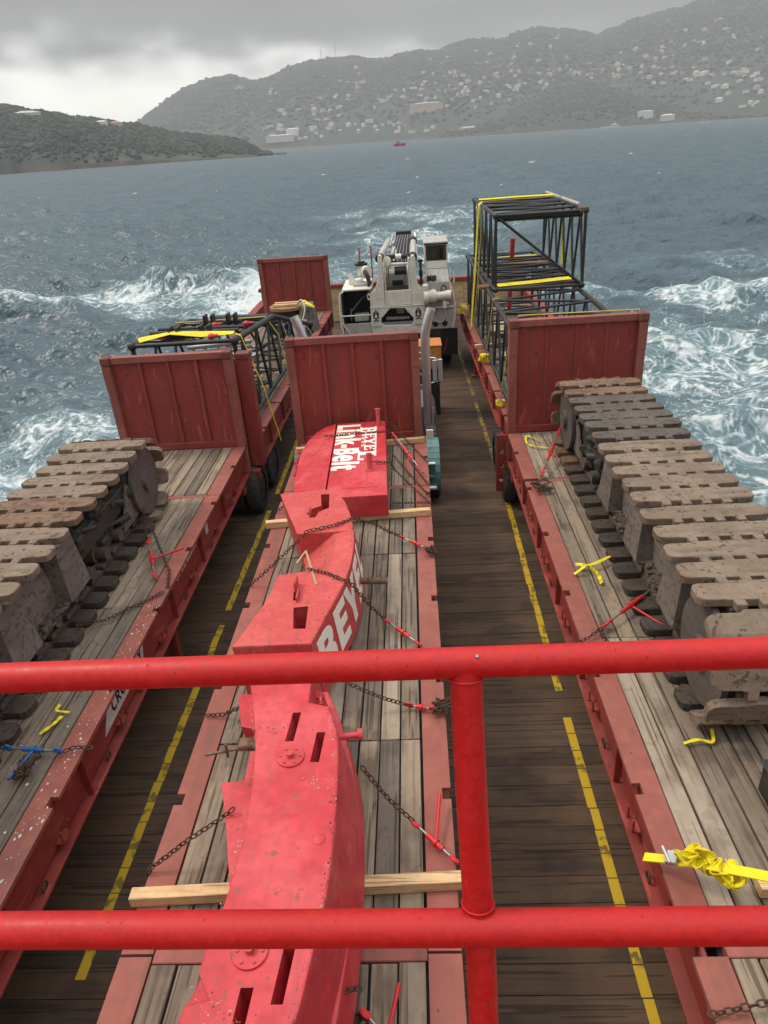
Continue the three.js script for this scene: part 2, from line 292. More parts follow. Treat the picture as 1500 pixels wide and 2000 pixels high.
{
  const N = 2048, S = 96, X0 = -48, Z0 = -112, d = new Uint8Array(N * N * 4);
  const base = [0.060, 0.103, 0.124], aqua = [0.16, 0.30, 0.32], white = [0.72, 0.78, 0.79];
  for (let j = 0; j < N; j++) for (let i = 0; i < N; i++) {
    const x = X0 + (i + 0.5) / N * S, z = Z0 + (j + 0.5) / N * S, k = (j * N + i) * 4;
    const edge = step(0, 8, x - X0) * step(0, 8, X0 + S - x) * step(0, 14, z - Z0) * step(0, 0.5, Z0 + S - z);
    const wx = x + 2.4 * (fbm(x * 0.35, z * 0.35, 301, 3) - 0.5), wz = z + 2.4 * (fbm(x * 0.35 + 50, z * 0.35, 303, 3) - 0.5);
    const den = churn(x, z), patchy = fbm(wx * 0.16, wz * 0.30, 305, 4), fine = fbm(x * 3.1, z * 3.1, 307, 3);
    const amount = den * (0.10 + 1.75 * step(0.22, 0.78, patchy)) + 0.42 * Math.min(churn.crest, 1) + 0.10 * step(0.69, 0.8, fbm(x * 0.11, z * 0.2, 309, 4));
    let foam = 0;
    if (amount > 0.06) {
      const w2 = 1.3 * (fbm(wx * 0.9, wz * 0.9, 331, 3) - 0.5), rid = (q) => 1 - Math.abs(2 * q - 1);
      const r1 = rid(fbm(wx * 0.85 + w2, wz * 1.35 + w2, 311, 4)), r2 = rid(fbm(wx * 2.0 + w2 * 2, wz * 3.0 - w2 * 2, 313, 4)), r3 = rid(fbm(x * 4.6 + w2 * 3, z * 6, 315, 3));
      const [ca, cb2] = cells(wx * 1.9 + w2 * 1.6, wz * 2.5 - w2 * 1.6, 317), web = 1 - step(0, 0.05 + 0.22 * amount, cb2 - ca);
      const A = clamp(amount, 0, 1.3), lace = Math.max(step(1 - 0.20 * A, 1 - 0.06 * A, r1), 0.85 * step(1 - 0.16 * A, 1 - 0.04 * A, r2), 0.6 * web * step(0.25, 0.7, A));
      foam = lace * step(0.06, 0.45, amount) * (0.10 + 0.95 * r3) * step(0.28, 0.6, fine + A * 0.28) + 0.6 * step(0.85, 1.5, amount + (fine - 0.5) * 1.1 + (r2 - 0.6) * 0.7) * (0.5 + 0.5 * r3) + 0.13 * A * r3;
    }
    foam = Math.pow(clamp(foam), 1.15) * edge;
    let c = lerp3(base, aqua, clamp(amount * 0.92 - 0.05) * 0.72 * edge); const m = 0.85 + 0.3 * patchy; c = c.map((q) => q * m);
    c = lerp3(c, white, foam * 0.86);
    d[k] = toS(c[0]); d[k + 1] = toS(c[1]); d[k + 2] = toS(c[2]); d[k + 3] = 255;
  }
  const map = new THREE.DataTexture(d, N, N); map.colorSpace = THREE.SRGBColorSpace; map.magFilter = THREE.LinearFilter; map.minFilter = THREE.LinearMipmapLinearFilter; map.generateMipmaps = true;
  map.repeat.set(1 / S, 1 / S); map.offset.set(-X0 / S, -Z0 / S); map.needsUpdate = true;
  const ripple = texture(1024, 21, false, (u, v) => {
    const w = fbm(u * 5, v * 5, 321, 2, 5) * 0.5;
    return 0.25 + 0.6 * (1 - Math.abs(2 * fbm(u * 17 + w, v * 26, 323, 4, 17, 26) - 1)) * 0.75 + 0.25 * fbm(u * 60, v * 80, 327, 3, 60, 80);
  });
  const water = new THREE.MeshPhysicalMaterial({ map, roughness: 0.36, metalness: 0, ior: 1.34, bumpMap: ripple, bumpScale: 0.42 });
  const NA = 560, NR = 900, R0 = 9, R1 = 2750, pos = new Float32Array(NA * NR * 3), uv = new Float32Array(NA * NR * 2), idx = [], A0 = -1.05, A1 = 0.95;
  const angles = []; for (let a = 0; a < 480; a++) angles.push(mixf(A0, A1, a / 479)); for (let a = 1; a <= 80; a++) angles.push(A1 + (2 * Math.PI - (A1 - A0)) * a / 80);
  for (let q = 0; q < NR; q++) {
    const r = R0 * Math.pow(R1 / R0, q / (NR - 1));
    for (let a = 0; a < NA; a++) {
      const x = EYE.x + r * Math.sin(angles[a]), z = -r * Math.cos(angles[a]), k = q * NA + a;
      pos[k * 3] = x; pos[k * 3 + 1] = a < 480 ? swell(x, z, r) : heave(x, z) - (r < 60 ? 0 : 0); pos[k * 3 + 2] = z; uv[k * 2] = x; uv[k * 2 + 1] = z;
      if (q && a) idx.push(k - NA - 1, k - NA, k - 1, k - 1, k - NA, k);
    }
  }
  const g = new THREE.BufferGeometry(); g.setAttribute('position', new THREE.BufferAttribute(pos, 3)); g.setAttribute('uv', new THREE.BufferAttribute(uv, 2)); g.setIndex(idx); g.computeVertexNormals();
  const sea = new THREE.Mesh(g, water); sea.name = 'sea'; sea.receiveShadow = true; tag(sea, 'choppy grey blue sea with white wake foam around the barge', null, null, 'structure'); scene.add(sea);
  // whitecaps farther out
  const r = rng(88), caps = [];
  for (let i = 0; i < 130; i++) {
    const dist = 70 + 900 * Math.pow(r(), 2.2), az = mixf(-0.56, 0.52, r()), x = EYE.x + dist * Math.sin(az), z = -dist * Math.cos(az);
    if (Math.abs(x) < 48 && z > -112) continue;
    const L = (0.6 + 2.6 * r() * r()) * (0.7 + dist / 500), W = L * (0.10 + 0.14 * r()), n = 9, pts = [], y = swell(x, z, dist);
    for (let k = 0; k < n; k++) { const t = k / n * 6.283, s = 0.6 + 0.6 * r(); pts.push(V(x + Math.cos(t) * L * s * 0.5, y + 0.02 + (k % 2) * 0.05, z + Math.sin(t) * W * s)); }
    pts.push(V(x, y + 0.22, z)); caps.push(new ConvexGeometry(pts));
  }
  const m = part('whitecap_foam', caps, plain(0.72, 0.76, 0.77, 0.8), null); tag(m, 'small white crests scattered over the open water', null, null, 'stuff');
}

{ // spray thrown up where the wake breaks
  const r = rng(93), g = new THREE.IcosahedronGeometry(1, 0), n = 5200, m = new THREE.InstancedMesh(g, plain(0.80, 0.84, 0.85, 0.6), n), M4 = new THREE.Matrix4(), q = new THREE.Quaternion();
  const src = [[-8, -43.5, 3.4, 3.2, 2.2], [-13, -48.2, 5.5, 0.9, 0.7], [-24.5, -46.6, 3.4, 0.5, 0.5], [13, -36.5, 8, 3.5, 0.5], [-11.5, -21, 3.5, 3.0, 0.5], [9.5, -24, 2.5, 7, 0.7]];
  for (let i = 0; i < n; i++) { const [x, z, rx, rz, h] = src[i % 5 < 2 ? 0 : Math.floor(r() * 6)], a = r() * 6.283, u = Math.sqrt(-2 * Math.log(r() + 1e-6)) * 0.6, X = x + rx * u * Math.cos(a), Z = z + rz * u * Math.sin(a), s = 0.008 + 0.03 * Math.pow(r(), 3); M4.compose(V(X, swell(X, Z, 40) + 0.05 - Math.log(r() + 1e-4) * h * 0.32, Z), q, V(s, s, s)); m.setMatrixAt(i, M4); }
  m.name = 'sea_spray'; tag(m, 'fine white spray thrown up along the breaking wake', null, null, 'stuff'); scene.add(m);
}
// ------------------------------------------------------------------ hills, woods, houses
function bearing(x, y) { const d = lookDir.clone().addScaledVector(rightDir, (x - 750) / FOCAL).addScaledVector(upDir, -(y - 1000) / FOCAL); return [Math.atan2(d.x, -d.z), d.y / Math.hypot(d.x, d.z)]; }
function terrain(skyline, near, far, seed, amp, power = 0.8, shoreWobble = 0.03) {
  const prof = skyline.map(([x, y]) => bearing(x, y)).sort((a, b) => a[0] - b[0]);
  const slope = (az) => { if (az <= prof[0][0]) return prof[0][1]; for (let i = 1; i < prof.length; i++) if (az <= prof[i][0]) return mixf(prof[i - 1][1], prof[i][1], sm((az - prof[i - 1][0]) / (prof[i][0] - prof[i - 1][0])) * 0.5 + 0.5 * (az - prof[i - 1][0]) / (prof[i][0] - prof[i - 1][0])); return prof[prof.length - 1][1]; };
  const T = { a0: prof[0][0], a1: prof[prof.length - 1][0] };
  T.at = (az, t) => {
    const shore = near * (1 + shoreWobble * (fbm(az * 26 + 5, 3, seed, 3) - 0.5)), d = shore + t * (far - shore), H = EYE.y - heave(EYE.x + far * Math.sin(az), -far * Math.cos(az)) + slope(az) * far;
    const s = Math.min(t, 1), spur = fbm(az * 15 + 30, t * 2.2, seed + 3, 4) - 0.5, small = fbm(az * 70, t * 9, seed + 6, 3) - 0.5;
    let y = Math.max(H, 0) * (Math.pow(Math.max(s, 0), power) + Math.sin(Math.PI * s) * (amp * spur + amp * 0.35 * small));
    if (t > 1) y *= 1 - (t - 1) * 1.1;
    if (t <= 0) y = -6 + t * 20;
    { const X = EYE.x + d * Math.sin(az), Z = -d * Math.cos(az); return V(X, heave(X, Z) + Math.max(y, t > 0 ? 0.3 : -20), Z); }
  };
  T.find = (az, e) => { for (let t = 0.01; t < 1; t += 0.008) { const p = T.at(az, t), d = Math.hypot(p.x - EYE.x, p.z); if ((p.y - EYE.y) / d >= e) return [p, t]; } return null; };
  return T;
}
function landMesh(T, name, label, nA, nT, colour, pad = 0.02) {
  const pos = [], col = [], uv = [], idx = [];
  for (let j = 0; j < nT; j++) for (let i = 0; i < nA; i++) {
    const az = mixf(T.a0 - pad, T.a1 + pad, i / (nA - 1)), t = mixf(-0.03, 1.16, j / (nT - 1)), p = T.at(az, t); pos.push(p.x, p.y, p.z); uv.push(p.x, p.z);
    const c = colour(p, t, az); col.push(...c);
    if (i && j) { const k = j * nA + i; idx.push(k - nA - 1, k - nA, k - 1, k - 1, k - nA, k); }
  }
  const g = new THREE.BufferGeometry(); g.setAttribute('position', new THREE.Float32BufferAttribute(pos, 3)); g.setAttribute('color', new THREE.Float32BufferAttribute(col, 3)); g.setAttribute('uv', new THREE.Float32BufferAttribute(uv, 2)); g.setIndex(idx); g.computeVertexNormals();
  const m = new THREE.Mesh(g, new THREE.MeshStandardMaterial({ vertexColors: true, roughness: 0.95 })); m.name = name; m.castShadow = m.receiveShadow = true; tag(m, label, null, null, 'structure'); scene.add(m); return m;
}
const green = (p, s) => { const n = fbm(p.x * 0.012, p.z * 0.012 + p.y * 0.02, 401, 4), f = fbm(p.x * 0.08, p.z * 0.08, 405, 3); return lerp3([0.028, 0.044, 0.034], [0.066, 0.084, 0.062], clamp(n * 1.1 - 0.15 + (f - 0.5) * 0.6)).map((c) => c * s); };
const ridge = terrain([[-300, 330], [150, 300], [262, 244], [300, 216], [330, 193], [360, 173], [400, 157], [430, 151], [452, 147], [470, 155], [500, 160], [520, 154], [540, 145], [562, 132], [600, 122], [650, 114], [700, 111], [720, 117], [760, 115], [790, 103], [820, 99], [855, 101], [880, 87], [910, 80], [955, 76], [985, 78], [1010, 63], [1050, 55], [1100, 58], [1140, 62], [1165, 69], [1200, 55], [1240, 38], [1280, 28], [1330, 14], [1370, 0], [1420, -15], [1500, -34], [1560, -46]], 2250, 3500, 411, 0.24);
landMesh(ridge, 'hills', 'high green hills across the bay dotted with houses', 420, 90, (p, t) => t < 0.006 ? [0.10, 0.095, 0.085] : green(p, 1));
const knoll = terrain([[860, 262], [920, 248], [980, 226], [1030, 200], [1070, 182], [1105, 170], [1135, 165], [1170, 168], [1215, 182], [1260, 192], [1310, 204], [1350, 218], [1400, 226], [1460, 234], [1520, 236]], 2050, 2420, 431, 0.12, 0.7);
landMesh(knoll, 'wooded_hill', 'darker wooded hill low on the shore at the right', 160, 50, (p, t) => t < 0.01 ? [0.09, 0.085, 0.075] : green(p, 0.72));
const head = terrain([[-260, 180], [-60, 196], [0, 206], [40, 212], [60, 218], [100, 222], [150, 232], [180, 233], [200, 236], [240, 245], [262, 244], [300, 253], [350, 263], [400, 268], [440, 271], [470, 276], [495, 288], [510, 300], [530, 312]], 820, 1010, 451, 0.16, 0.62, 0.05);
landMesh(head, 'headland', 'scrub covered headland with a rocky shore at the left', 260, 60, (p, t, az) => {
  const rocky = fbm(az * 90, t * 12, 455, 3); if (t < 0.012 + 0.07 * rocky * step(-0.45, -0.36, az)) return lerp3([0.13, 0.11, 0.09], [0.05, 0.048, 0.036], rocky); return green(p, 0.95);
});
function woods(T, n, size, name, label, seed, t0 = 0.02) {
  const r = rng(seed), g = new THREE.IcosahedronGeometry(1, 1), p = g.attributes.position;
  for (let i = 0; i < p.count; i++) { const s = 0.75 + 0.5 * hsh(Math.round(p.getX(i) * 9), Math.round(p.getY(i) * 9), Math.round(p.getZ(i) * 9) + 400); p.setXYZ(i, p.getX(i) * s, p.getY(i) * s, p.getZ(i) * s); }
  g.computeVertexNormals();
  const m = new THREE.InstancedMesh(g, new THREE.MeshStandardMaterial({ color: 0xffffff, roughness: 0.95 }), n), M4 = new THREE.Matrix4(), q = new THREE.Quaternion(), c = new THREE.Color();
  for (let i = 0; i < n; i++) {
    const az = mixf(T.a0, T.a1, r()), t = t0 + (1.04 - t0) * Math.sqrt(r()), P = T.at(az, t), s = size * (0.45 + 0.9 * r() * r());
    q.setFromAxisAngle(V(0, 1, 0), r() * 6); M4.compose(P.setY(P.y + s * 0.25), q, V(s, s * (0.55 + 0.5 * r()), s)); m.setMatrixAt(i, M4);
    const k = green(P, 0.9 + 0.3 * r()); m.setColorAt(i, c.setRGB(...k));
  }
  m.name = name; tag(m, label, null, null, 'stuff'); scene.add(m);
}
woods(ridge, 26000, 7.5, 'hillside_forest', 'far forest covering the high hills across the bay', 461);
woods(knoll, 6000, 6.5, 'shore_forest', 'dark forest on the low hill by the right shore', 463);
woods(head, 15000, 2.9, 'headland_scrub', 'scrub and trees covering the left headland', 465, 0.012);
const wallMats = [plain(0.74, 0.73, 0.69, 0.8), plain(0.66, 0.64, 0.60, 0.8), plain(0.80, 0.79, 0.77, 0.8), plain(0.60, 0.50, 0.42, 0.8), plain(0.70, 0.66, 0.58, 0.8)];
const roofMats = [plain(0.74, 0.74, 0.74, 0.7), plain(0.55, 0.55, 0.55, 0.7), plain(0.42, 0.22, 0.17, 0.8), plain(0.66, 0.64, 0.60, 0.7), plain(0.30, 0.30, 0.31, 0.7)];
const unitBox = new THREE.BoxGeometry(1, 1, 1).translate(0, 0.5, 0);
const hip = hull([-0.54, 0, -0.56], [0.54, 0, -0.56], [0.54, 0, 0.56], [-0.54, 0, 0.56], [-0.22, 1, 0], [0.22, 1, 0]);
function house(p, w, h, d, turn, wall, roof, label, group, name = 'hillside_house', category = 'house', roofH = 0.34) {
  const o = thing(name, label, category, [p.x, p.y - 2, p.z], group, false); o.rotation.y = turn;
  const a = new THREE.Mesh(unitBox, wall); a.name = 'wall'; a.scale.set(w, h + 2, d); o.add(a);
  const b = new THREE.Mesh(hip, roof); b.name = 'roof'; b.scale.set(w, h * roofH, d); b.position.y = h + 2.02; o.add(b);
  for (const m of [a, b]) m.castShadow = m.receiveShadow = true; return o;
}
{
  const r = rng(501);
  const groups = [
    [[[1400, 100, 110, 70, 20], [1310, 75, 80, 30, 8]], 'pale house among the trees high on the slope at the upper right', 'houses high on the right slope'],
    [[[1445, 178, 60, 40, 18], [1390, 160, 60, 16, 10]], 'pale house in the dense town at the right edge of the hills', 'houses at the right edge of the town'],
    [[[1270, 150, 120, 18, 24], [1160, 140, 70, 20, 12], [1250, 115, 90, 22, 10]], 'pale house in the row of houses behind the dark wooded hill', 'houses behind the dark wooded hill'],
    [[[1050, 120, 60, 36, 14], [1020, 160, 60, 26, 16], [1060, 80, 40, 12, 4]], 'pale house on the middle slope above the shore', 'houses on the middle slope'],
    [[[905, 140, 80, 40, 24], [850, 180, 60, 34, 20], [940, 195, 60, 22, 12], [780, 190, 50, 20, 8]], 'pale house on the slope around the long pink building', 'houses around the long pink building'],
    [[[690, 195, 70, 30, 12], [610, 215, 70, 26, 14], [690, 150, 60, 18, 6], [500, 180, 50, 14, 6]], 'pale house on the wooded slope left of the long pink building', 'houses on the left slope'],
    [[[585, 258, 70, 16, 16], [700, 252, 60, 14, 12], [790, 252, 60, 12, 12]], 'pale house low down along the far shore', 'houses low along the far shore'],
  ];
  for (const [spots, label, group] of groups) for (const [cx, cy, rx, ry, n] of spots) for (let i = 0; i < n; i++) {
    const a = r() * 6.283, s = Math.sqrt(r()), [az, e] = bearing(cx + Math.cos(a) * rx * s, cy + Math.sin(a) * ry * s), f = ridge.find(az, e); if (!f) continue;
    const w = 8 + 15 * r() * r(), h = 3.2 + 4 * r(), wi = Math.floor(r() * 5), ri = Math.floor(r() * 5), look = (w > 15 ? 'wide ' : w < 10 ? 'small ' : h > 5.6 ? 'tall ' : '') + ['off-white', 'grey', 'white', 'pinkish', 'cream'][wi];
    house(f[0].setY(f[0].y + 1.5), w, h, 7 + 4 * r(), -az + (r() - 0.5) * 1.2, wallMats[wi], roofMats[ri], label.replace('pale house', look + ' house'), group);
  }
  const put = (T, x, y, w, h, d, turn, wall, roof, label, name, cat, roofH) => { const [az, e] = bearing(x, y), f = T.find(az, e); const o = house(f[0], w, h, d, -az + turn, wall, roof, label, null, name, cat, roofH); return o; };
  put(ridge, 833, 221, 100, 23, 20, 0.08, plain(0.62, 0.44, 0.36, 0.8), roofMats[1], 'long pinkish building above the far shore', 'apartment_building', 'building', 0.12);
  put(ridge, 548, 277, 78, 15, 24, 0.1, wallMats[1], roofMats[0], 'wide white apartment block low by the far shore at the left', 'apartment_building', 'building', 0.15);
  put(ridge, 572, 268, 34, 18, 20, -0.1, wallMats[0], roofMats[0], 'smaller white block just above the wide white apartment block', 'apartment_building', 'building', 0.15);
  put(ridge, 915, 262, 52, 12, 20, 0.1, wallMats[2], roofMats[1], 'white shed at the waterline in the middle of the far shore', 'waterfront_shed', 'building', 0.25);
  put(knoll, 1260, 230, 36, 14, 18, 0, wallMats[2], roofMats[0], 'white building with a flat roof on the right shore', 'waterfront_building', 'building', 0.12);
  put(knoll, 1303, 235, 34, 10, 16, 0, wallMats[1], roofMats[3], 'low grey building on the shore right of the white one', 'waterfront_building', 'building', 0.3);
  put(knoll, 1420, 229, 46, 15, 20, 0, wallMats[2], roofMats[2], 'red roofed white building on the shore at the far right', 'waterfront_building', 'building', 0.35);
  put(head, 55, 228, 26, 3.5, 9, 0.1, wallMats[0], roofMats[1], 'low pale house on top of the headland at the left edge', 'headland_house', 'house', 0.6);
  put(head, 200, 247, 12, 4.5, 8, 0.1, wallMats[2], roofMats[0], 'white house on the headland crest', 'headland_house', 'house', 0.3);
  put(head, 228, 249, 13, 4.5, 8, -0.2, wallMats[3], roofMats[2], 'tan house on the headland crest right of the white one', 'headland_house', 'house', 0.4);
  for (const [x, y, H, lab] of [[656, 116, 52, 'tall lattice radio mast on the skyline'], [628, 120, 38, 'shorter radio mast on the skyline left of the tall one']]) {
    const [az] = bearing(x, y), p = ridge.at(az, 1), o = thing('radio_mast', lab, 'mast', [p.x, p.y, p.z], null, false);
    part('mast_legs', [0, 1, 2].map((k) => rod([2.2 * Math.cos(k * 2.1), -3, 2.2 * Math.sin(k * 2.1)], [0.5 * Math.cos(k * 2.1), H, 0.5 * Math.sin(k * 2.1)], 0.55, 5)), M.greyPaint, o);
    part('antenna', [rod([0, H - 1, 0], [0, H + 9, 0], 0.4, 5)], M.greyPaint, o);
  }
}
// boats on the far water
function afloat(x, y, dist) { const [az] = bearing(x, y); const X = EYE.x + dist * Math.sin(az), Z = -dist * Math.cos(az); return [X, heave(X, Z), Z, az]; }
const boatHull = (L, W, H) => { const s = [], n = 10; for (const [k, f] of [[0, 0.72], [1, 1]]) for (let i = 0; i <= n; i++) { const t = i / n, w = W / 2 * f * Math.pow(1 - Math.pow(t, 2.6), 0.8); s.push([(t - 0.45) * L * (0.92 + 0.08 * k), k * H * (1 + 0.25 * t), w], [(t - 0.45) * L * (0.92 + 0.08 * k), k * H * (1 + 0.25 * t), -w]); } return hull(...s); };
{
  const [x, y, z, az] = afloat(1196, 248, 1500), o = thing('motor_yacht', 'white motor yacht under way near the right shore', 'yacht', [x, y, z], null, false); o.rotation.y = Math.PI - az;
  part('hull', [boatHull(36, 7.5, 3.6).translate(0, -0.6, 0)], M.white, o);
  part('cabin', [hull([-11, 3.2, -3], [-11, 3.2, 3], [9, 3.2, 2.4], [9, 3.2, -2.4], [-10, 5.8, -2.7], [-10, 5.8, 2.7], [4, 5.8, -2], [4, 5.8, 2])], M.white, o);
  part('window_band', [hull([-9.5, 4.1, -3.05], [-9.5, 4.1, 3.05], [7.3, 4.1, 2.45], [7.3, 4.1, -2.45], [-9.3, 5.1, -2.95], [-9.3, 5.1, 2.95], [5.6, 5.1, -2.3], [5.6, 5.1, 2.3])], M.blackGloss, o);
  part('flybridge', [hull([-7, 5.9, -2.2], [-7, 5.9, 2.2], [2, 5.9, 1.8], [2, 5.9, -1.8], [-7, 7.4, -2], [-7, 7.4, 2], [0, 7.4, 1.4], [0, 7.4, -1.4])], M.white, o);
  part('radar_mast', [rod([-3, 7.2, 0], [-4, 11, 0], 0.4, 6)], M.white, o);
}
{
  const [x, y, z, az] = afloat(780, 284, 900), o = thing('work_barge', 'small red workboat out on the water in the middle', 'boat', [x, y, z], null, false); o.rotation.y = -az + 0.1;
  part('hull', [boatHull(13.5, 5, 2.4).translate(0, -0.3, 0)], M.redPaint, o); part('wheelhouse', [box(-4, 1, 2.2, 4.6, -1.4, 1.4, 0.1)], plain(0.42, 0.16, 0.12, 0.6), o); part('mast', [rod([-1, 4.5, 0], [-1, 7.4, 0], 0.12, 6)], M.greyPaint, o);
}
for (const [px, H, lab] of [[1371, 20, 'moored sailing yacht with bare mast, left one of the pair'], [1382, 25, 'moored sailing yacht with the taller bare mast, right one of the pair']]) {
  const [x, y, z, az] = afloat(px, 240, 1300), o = thing('sailing_yacht', lab, 'sailboat', [x, y, z], null, false); o.rotation.y = -az + 1.1;
  part('hull', [boatHull(13, 3.6, 1.6).translate(0, -0.4, 0)], M.white, o); part('mast', [rod([0.6, 1, 0], [0.6, H + 5, 0], 0.2, 6)], M.zinc, o); part('boom_spar', [rod([0.6, 2.4, 0], [-4.6, 2.4, 0], 0.16, 6)], M.zinc, o);
}

// ------------------------------------------------------------------ the barge itself
const STERN = -31.4, PORT = -5.3, STBD = 5.75;
{
  const h = thing('barge_hull', 'dark red steel hull and bulwarks of the cargo barge carrying the trailers', 'barge', [0.2, SEA, -14], null);
  part('hull_side', [box(PORT - 0.15, PORT, -3.4, 0.98, STERN, 4)], M.rack, h); part('hull_side', [box(STBD, STBD + 0.15, -3.4, 0.98, STERN, 4)], M.rack, h);
  part('transom', [box(PORT - 0.15, STBD + 0.15, -3.4, 1.42, STERN - 0.18, STERN - 0.002)], M.rack, h);
  part('cap_rail', [box(PORT - 0.24, PORT + 0.08, 0.98, 1.06, STERN, 4)], M.rack, h); part('cap_rail', [box(STBD - 0.08, STBD + 0.24, 0.98, 1.06, STERN, 4)], M.rack, h);
  part('cap_rail', [box(PORT - 0.24, STBD + 0.24, 1.42, 1.55, STERN - 0.26, STERN + 0.1)], M.rack, h);
  for (let x = PORT + 0.02; x < STBD - 0.3; x += 1.22) part('plywood_panel', [box(x, Math.min(x + 1.21, STBD - 0.01), 0.01, 1.40, STERN + 0.002, STERN + 0.03, 0.003)], M.ply, h, { grain: 'x', ox: x * 3.1 });
  part('hull_bottom', [box(PORT, STBD, -3.4, -3.2, STERN, 4)], M.rack, h);
  const d = new THREE.Group(); d.name = 'deck'; d.position.set(0.2, 0, -14); scene.add(d); inWorld.set(d, V(0.2, 0, -14)); tag(d, 'wet dark brown plank deck running between the trailers', null, null, 'structure');
  part('deck_plating', [box(PORT, STBD, -0.16, -0.055, STERN, 4)], M.black, d);
  const r = rng(521); let z = 3.6;
  for (let i = 0; z > STERN + 0.05; i++) { const w = 0.27 + 0.03 * r(); part('deck_plank', [box(PORT + 0.005, STBD - 0.005, -0.05, -0.002 + 0.004 * r(), Math.max(z - w, STERN + 0.005), z - 0.005, 0.003)], M.deck[Math.floor(r() * 3)], d, { grain: 'x', ox: r() * 9, oy: r() * 9 }); z -= w; }
  // worn yellow lane lines: paint that has flaked off along the plank joints
  const wornMap = texture(256, 1.1, true, (u, v) => lerp3([0.56, 0.37, 0.012], [0.13, 0.09, 0.025], Math.max(0.8 * step(0.64, 0.74, fbm(u * 14, v * 9, 531, 4, 14, 9)), 0.9 * step(0.55, 0.75, fbm(u * 3, v * 4, 537, 3, 3, 4)) * step(0.4, 0.55, fbm(u * 30, v * 22, 539, 2, 30, 22)))));
  const worn = new THREE.MeshStandardMaterial({ map: wornMap, roughness: 0.62 });
  const faint = new THREE.MeshStandardMaterial({ map: texture(256, 1.1, true, (u, v) => lerp3([0.30, 0.215, 0.04], [0.09, 0.066, 0.04], step(0.42, 0.56, fbm(u * 14, v * 9, 533, 4, 14, 9)))), roughness: 0.7 });
  const dash = (x0, z0, x1, z1, mat = worn) => { const n = Math.max(1, Math.round(Math.abs(z1 - z0) / 0.29)), gs = []; for (let i = 0; i < n; i++) { const a = mixf(z0, z1, i / n), b = mixf(z0, z1, (i + 1) / n) + 0.012, xa = mixf(x0, x1, i / n), j = (r() - 0.5) * 0.018; gs.push(box(xa - 0.048 + j, xa + 0.048 + j * 0.4, -0.02, 0.0065, a, b, 0.001)); } part('lane_line', gs, mat, d, { ox: r() * 4, oy: r() * 4 }); };
  dash(2.82, -3.0, 2.81, -6.93); dash(2.80, -7.42, 2.84, -13.2); dash(2.84, -13.5, 2.72, -19.5, faint); dash(2.72, -20.0, 2.62, -26, faint); dash(2.86, 2, 2.83, -2.7);
  dash(-2.25, -3.75, -2.20, -9.2); dash(-2.19, -9.6, -2.12, -13.2); dash(-2.1, -14, -2.05, -22);
}

// ------------------------------------------------------------------ flatrack containers on trailers
const P = 1.6, FRONT = -12.95;      // height of the loading floor; where the near row ends
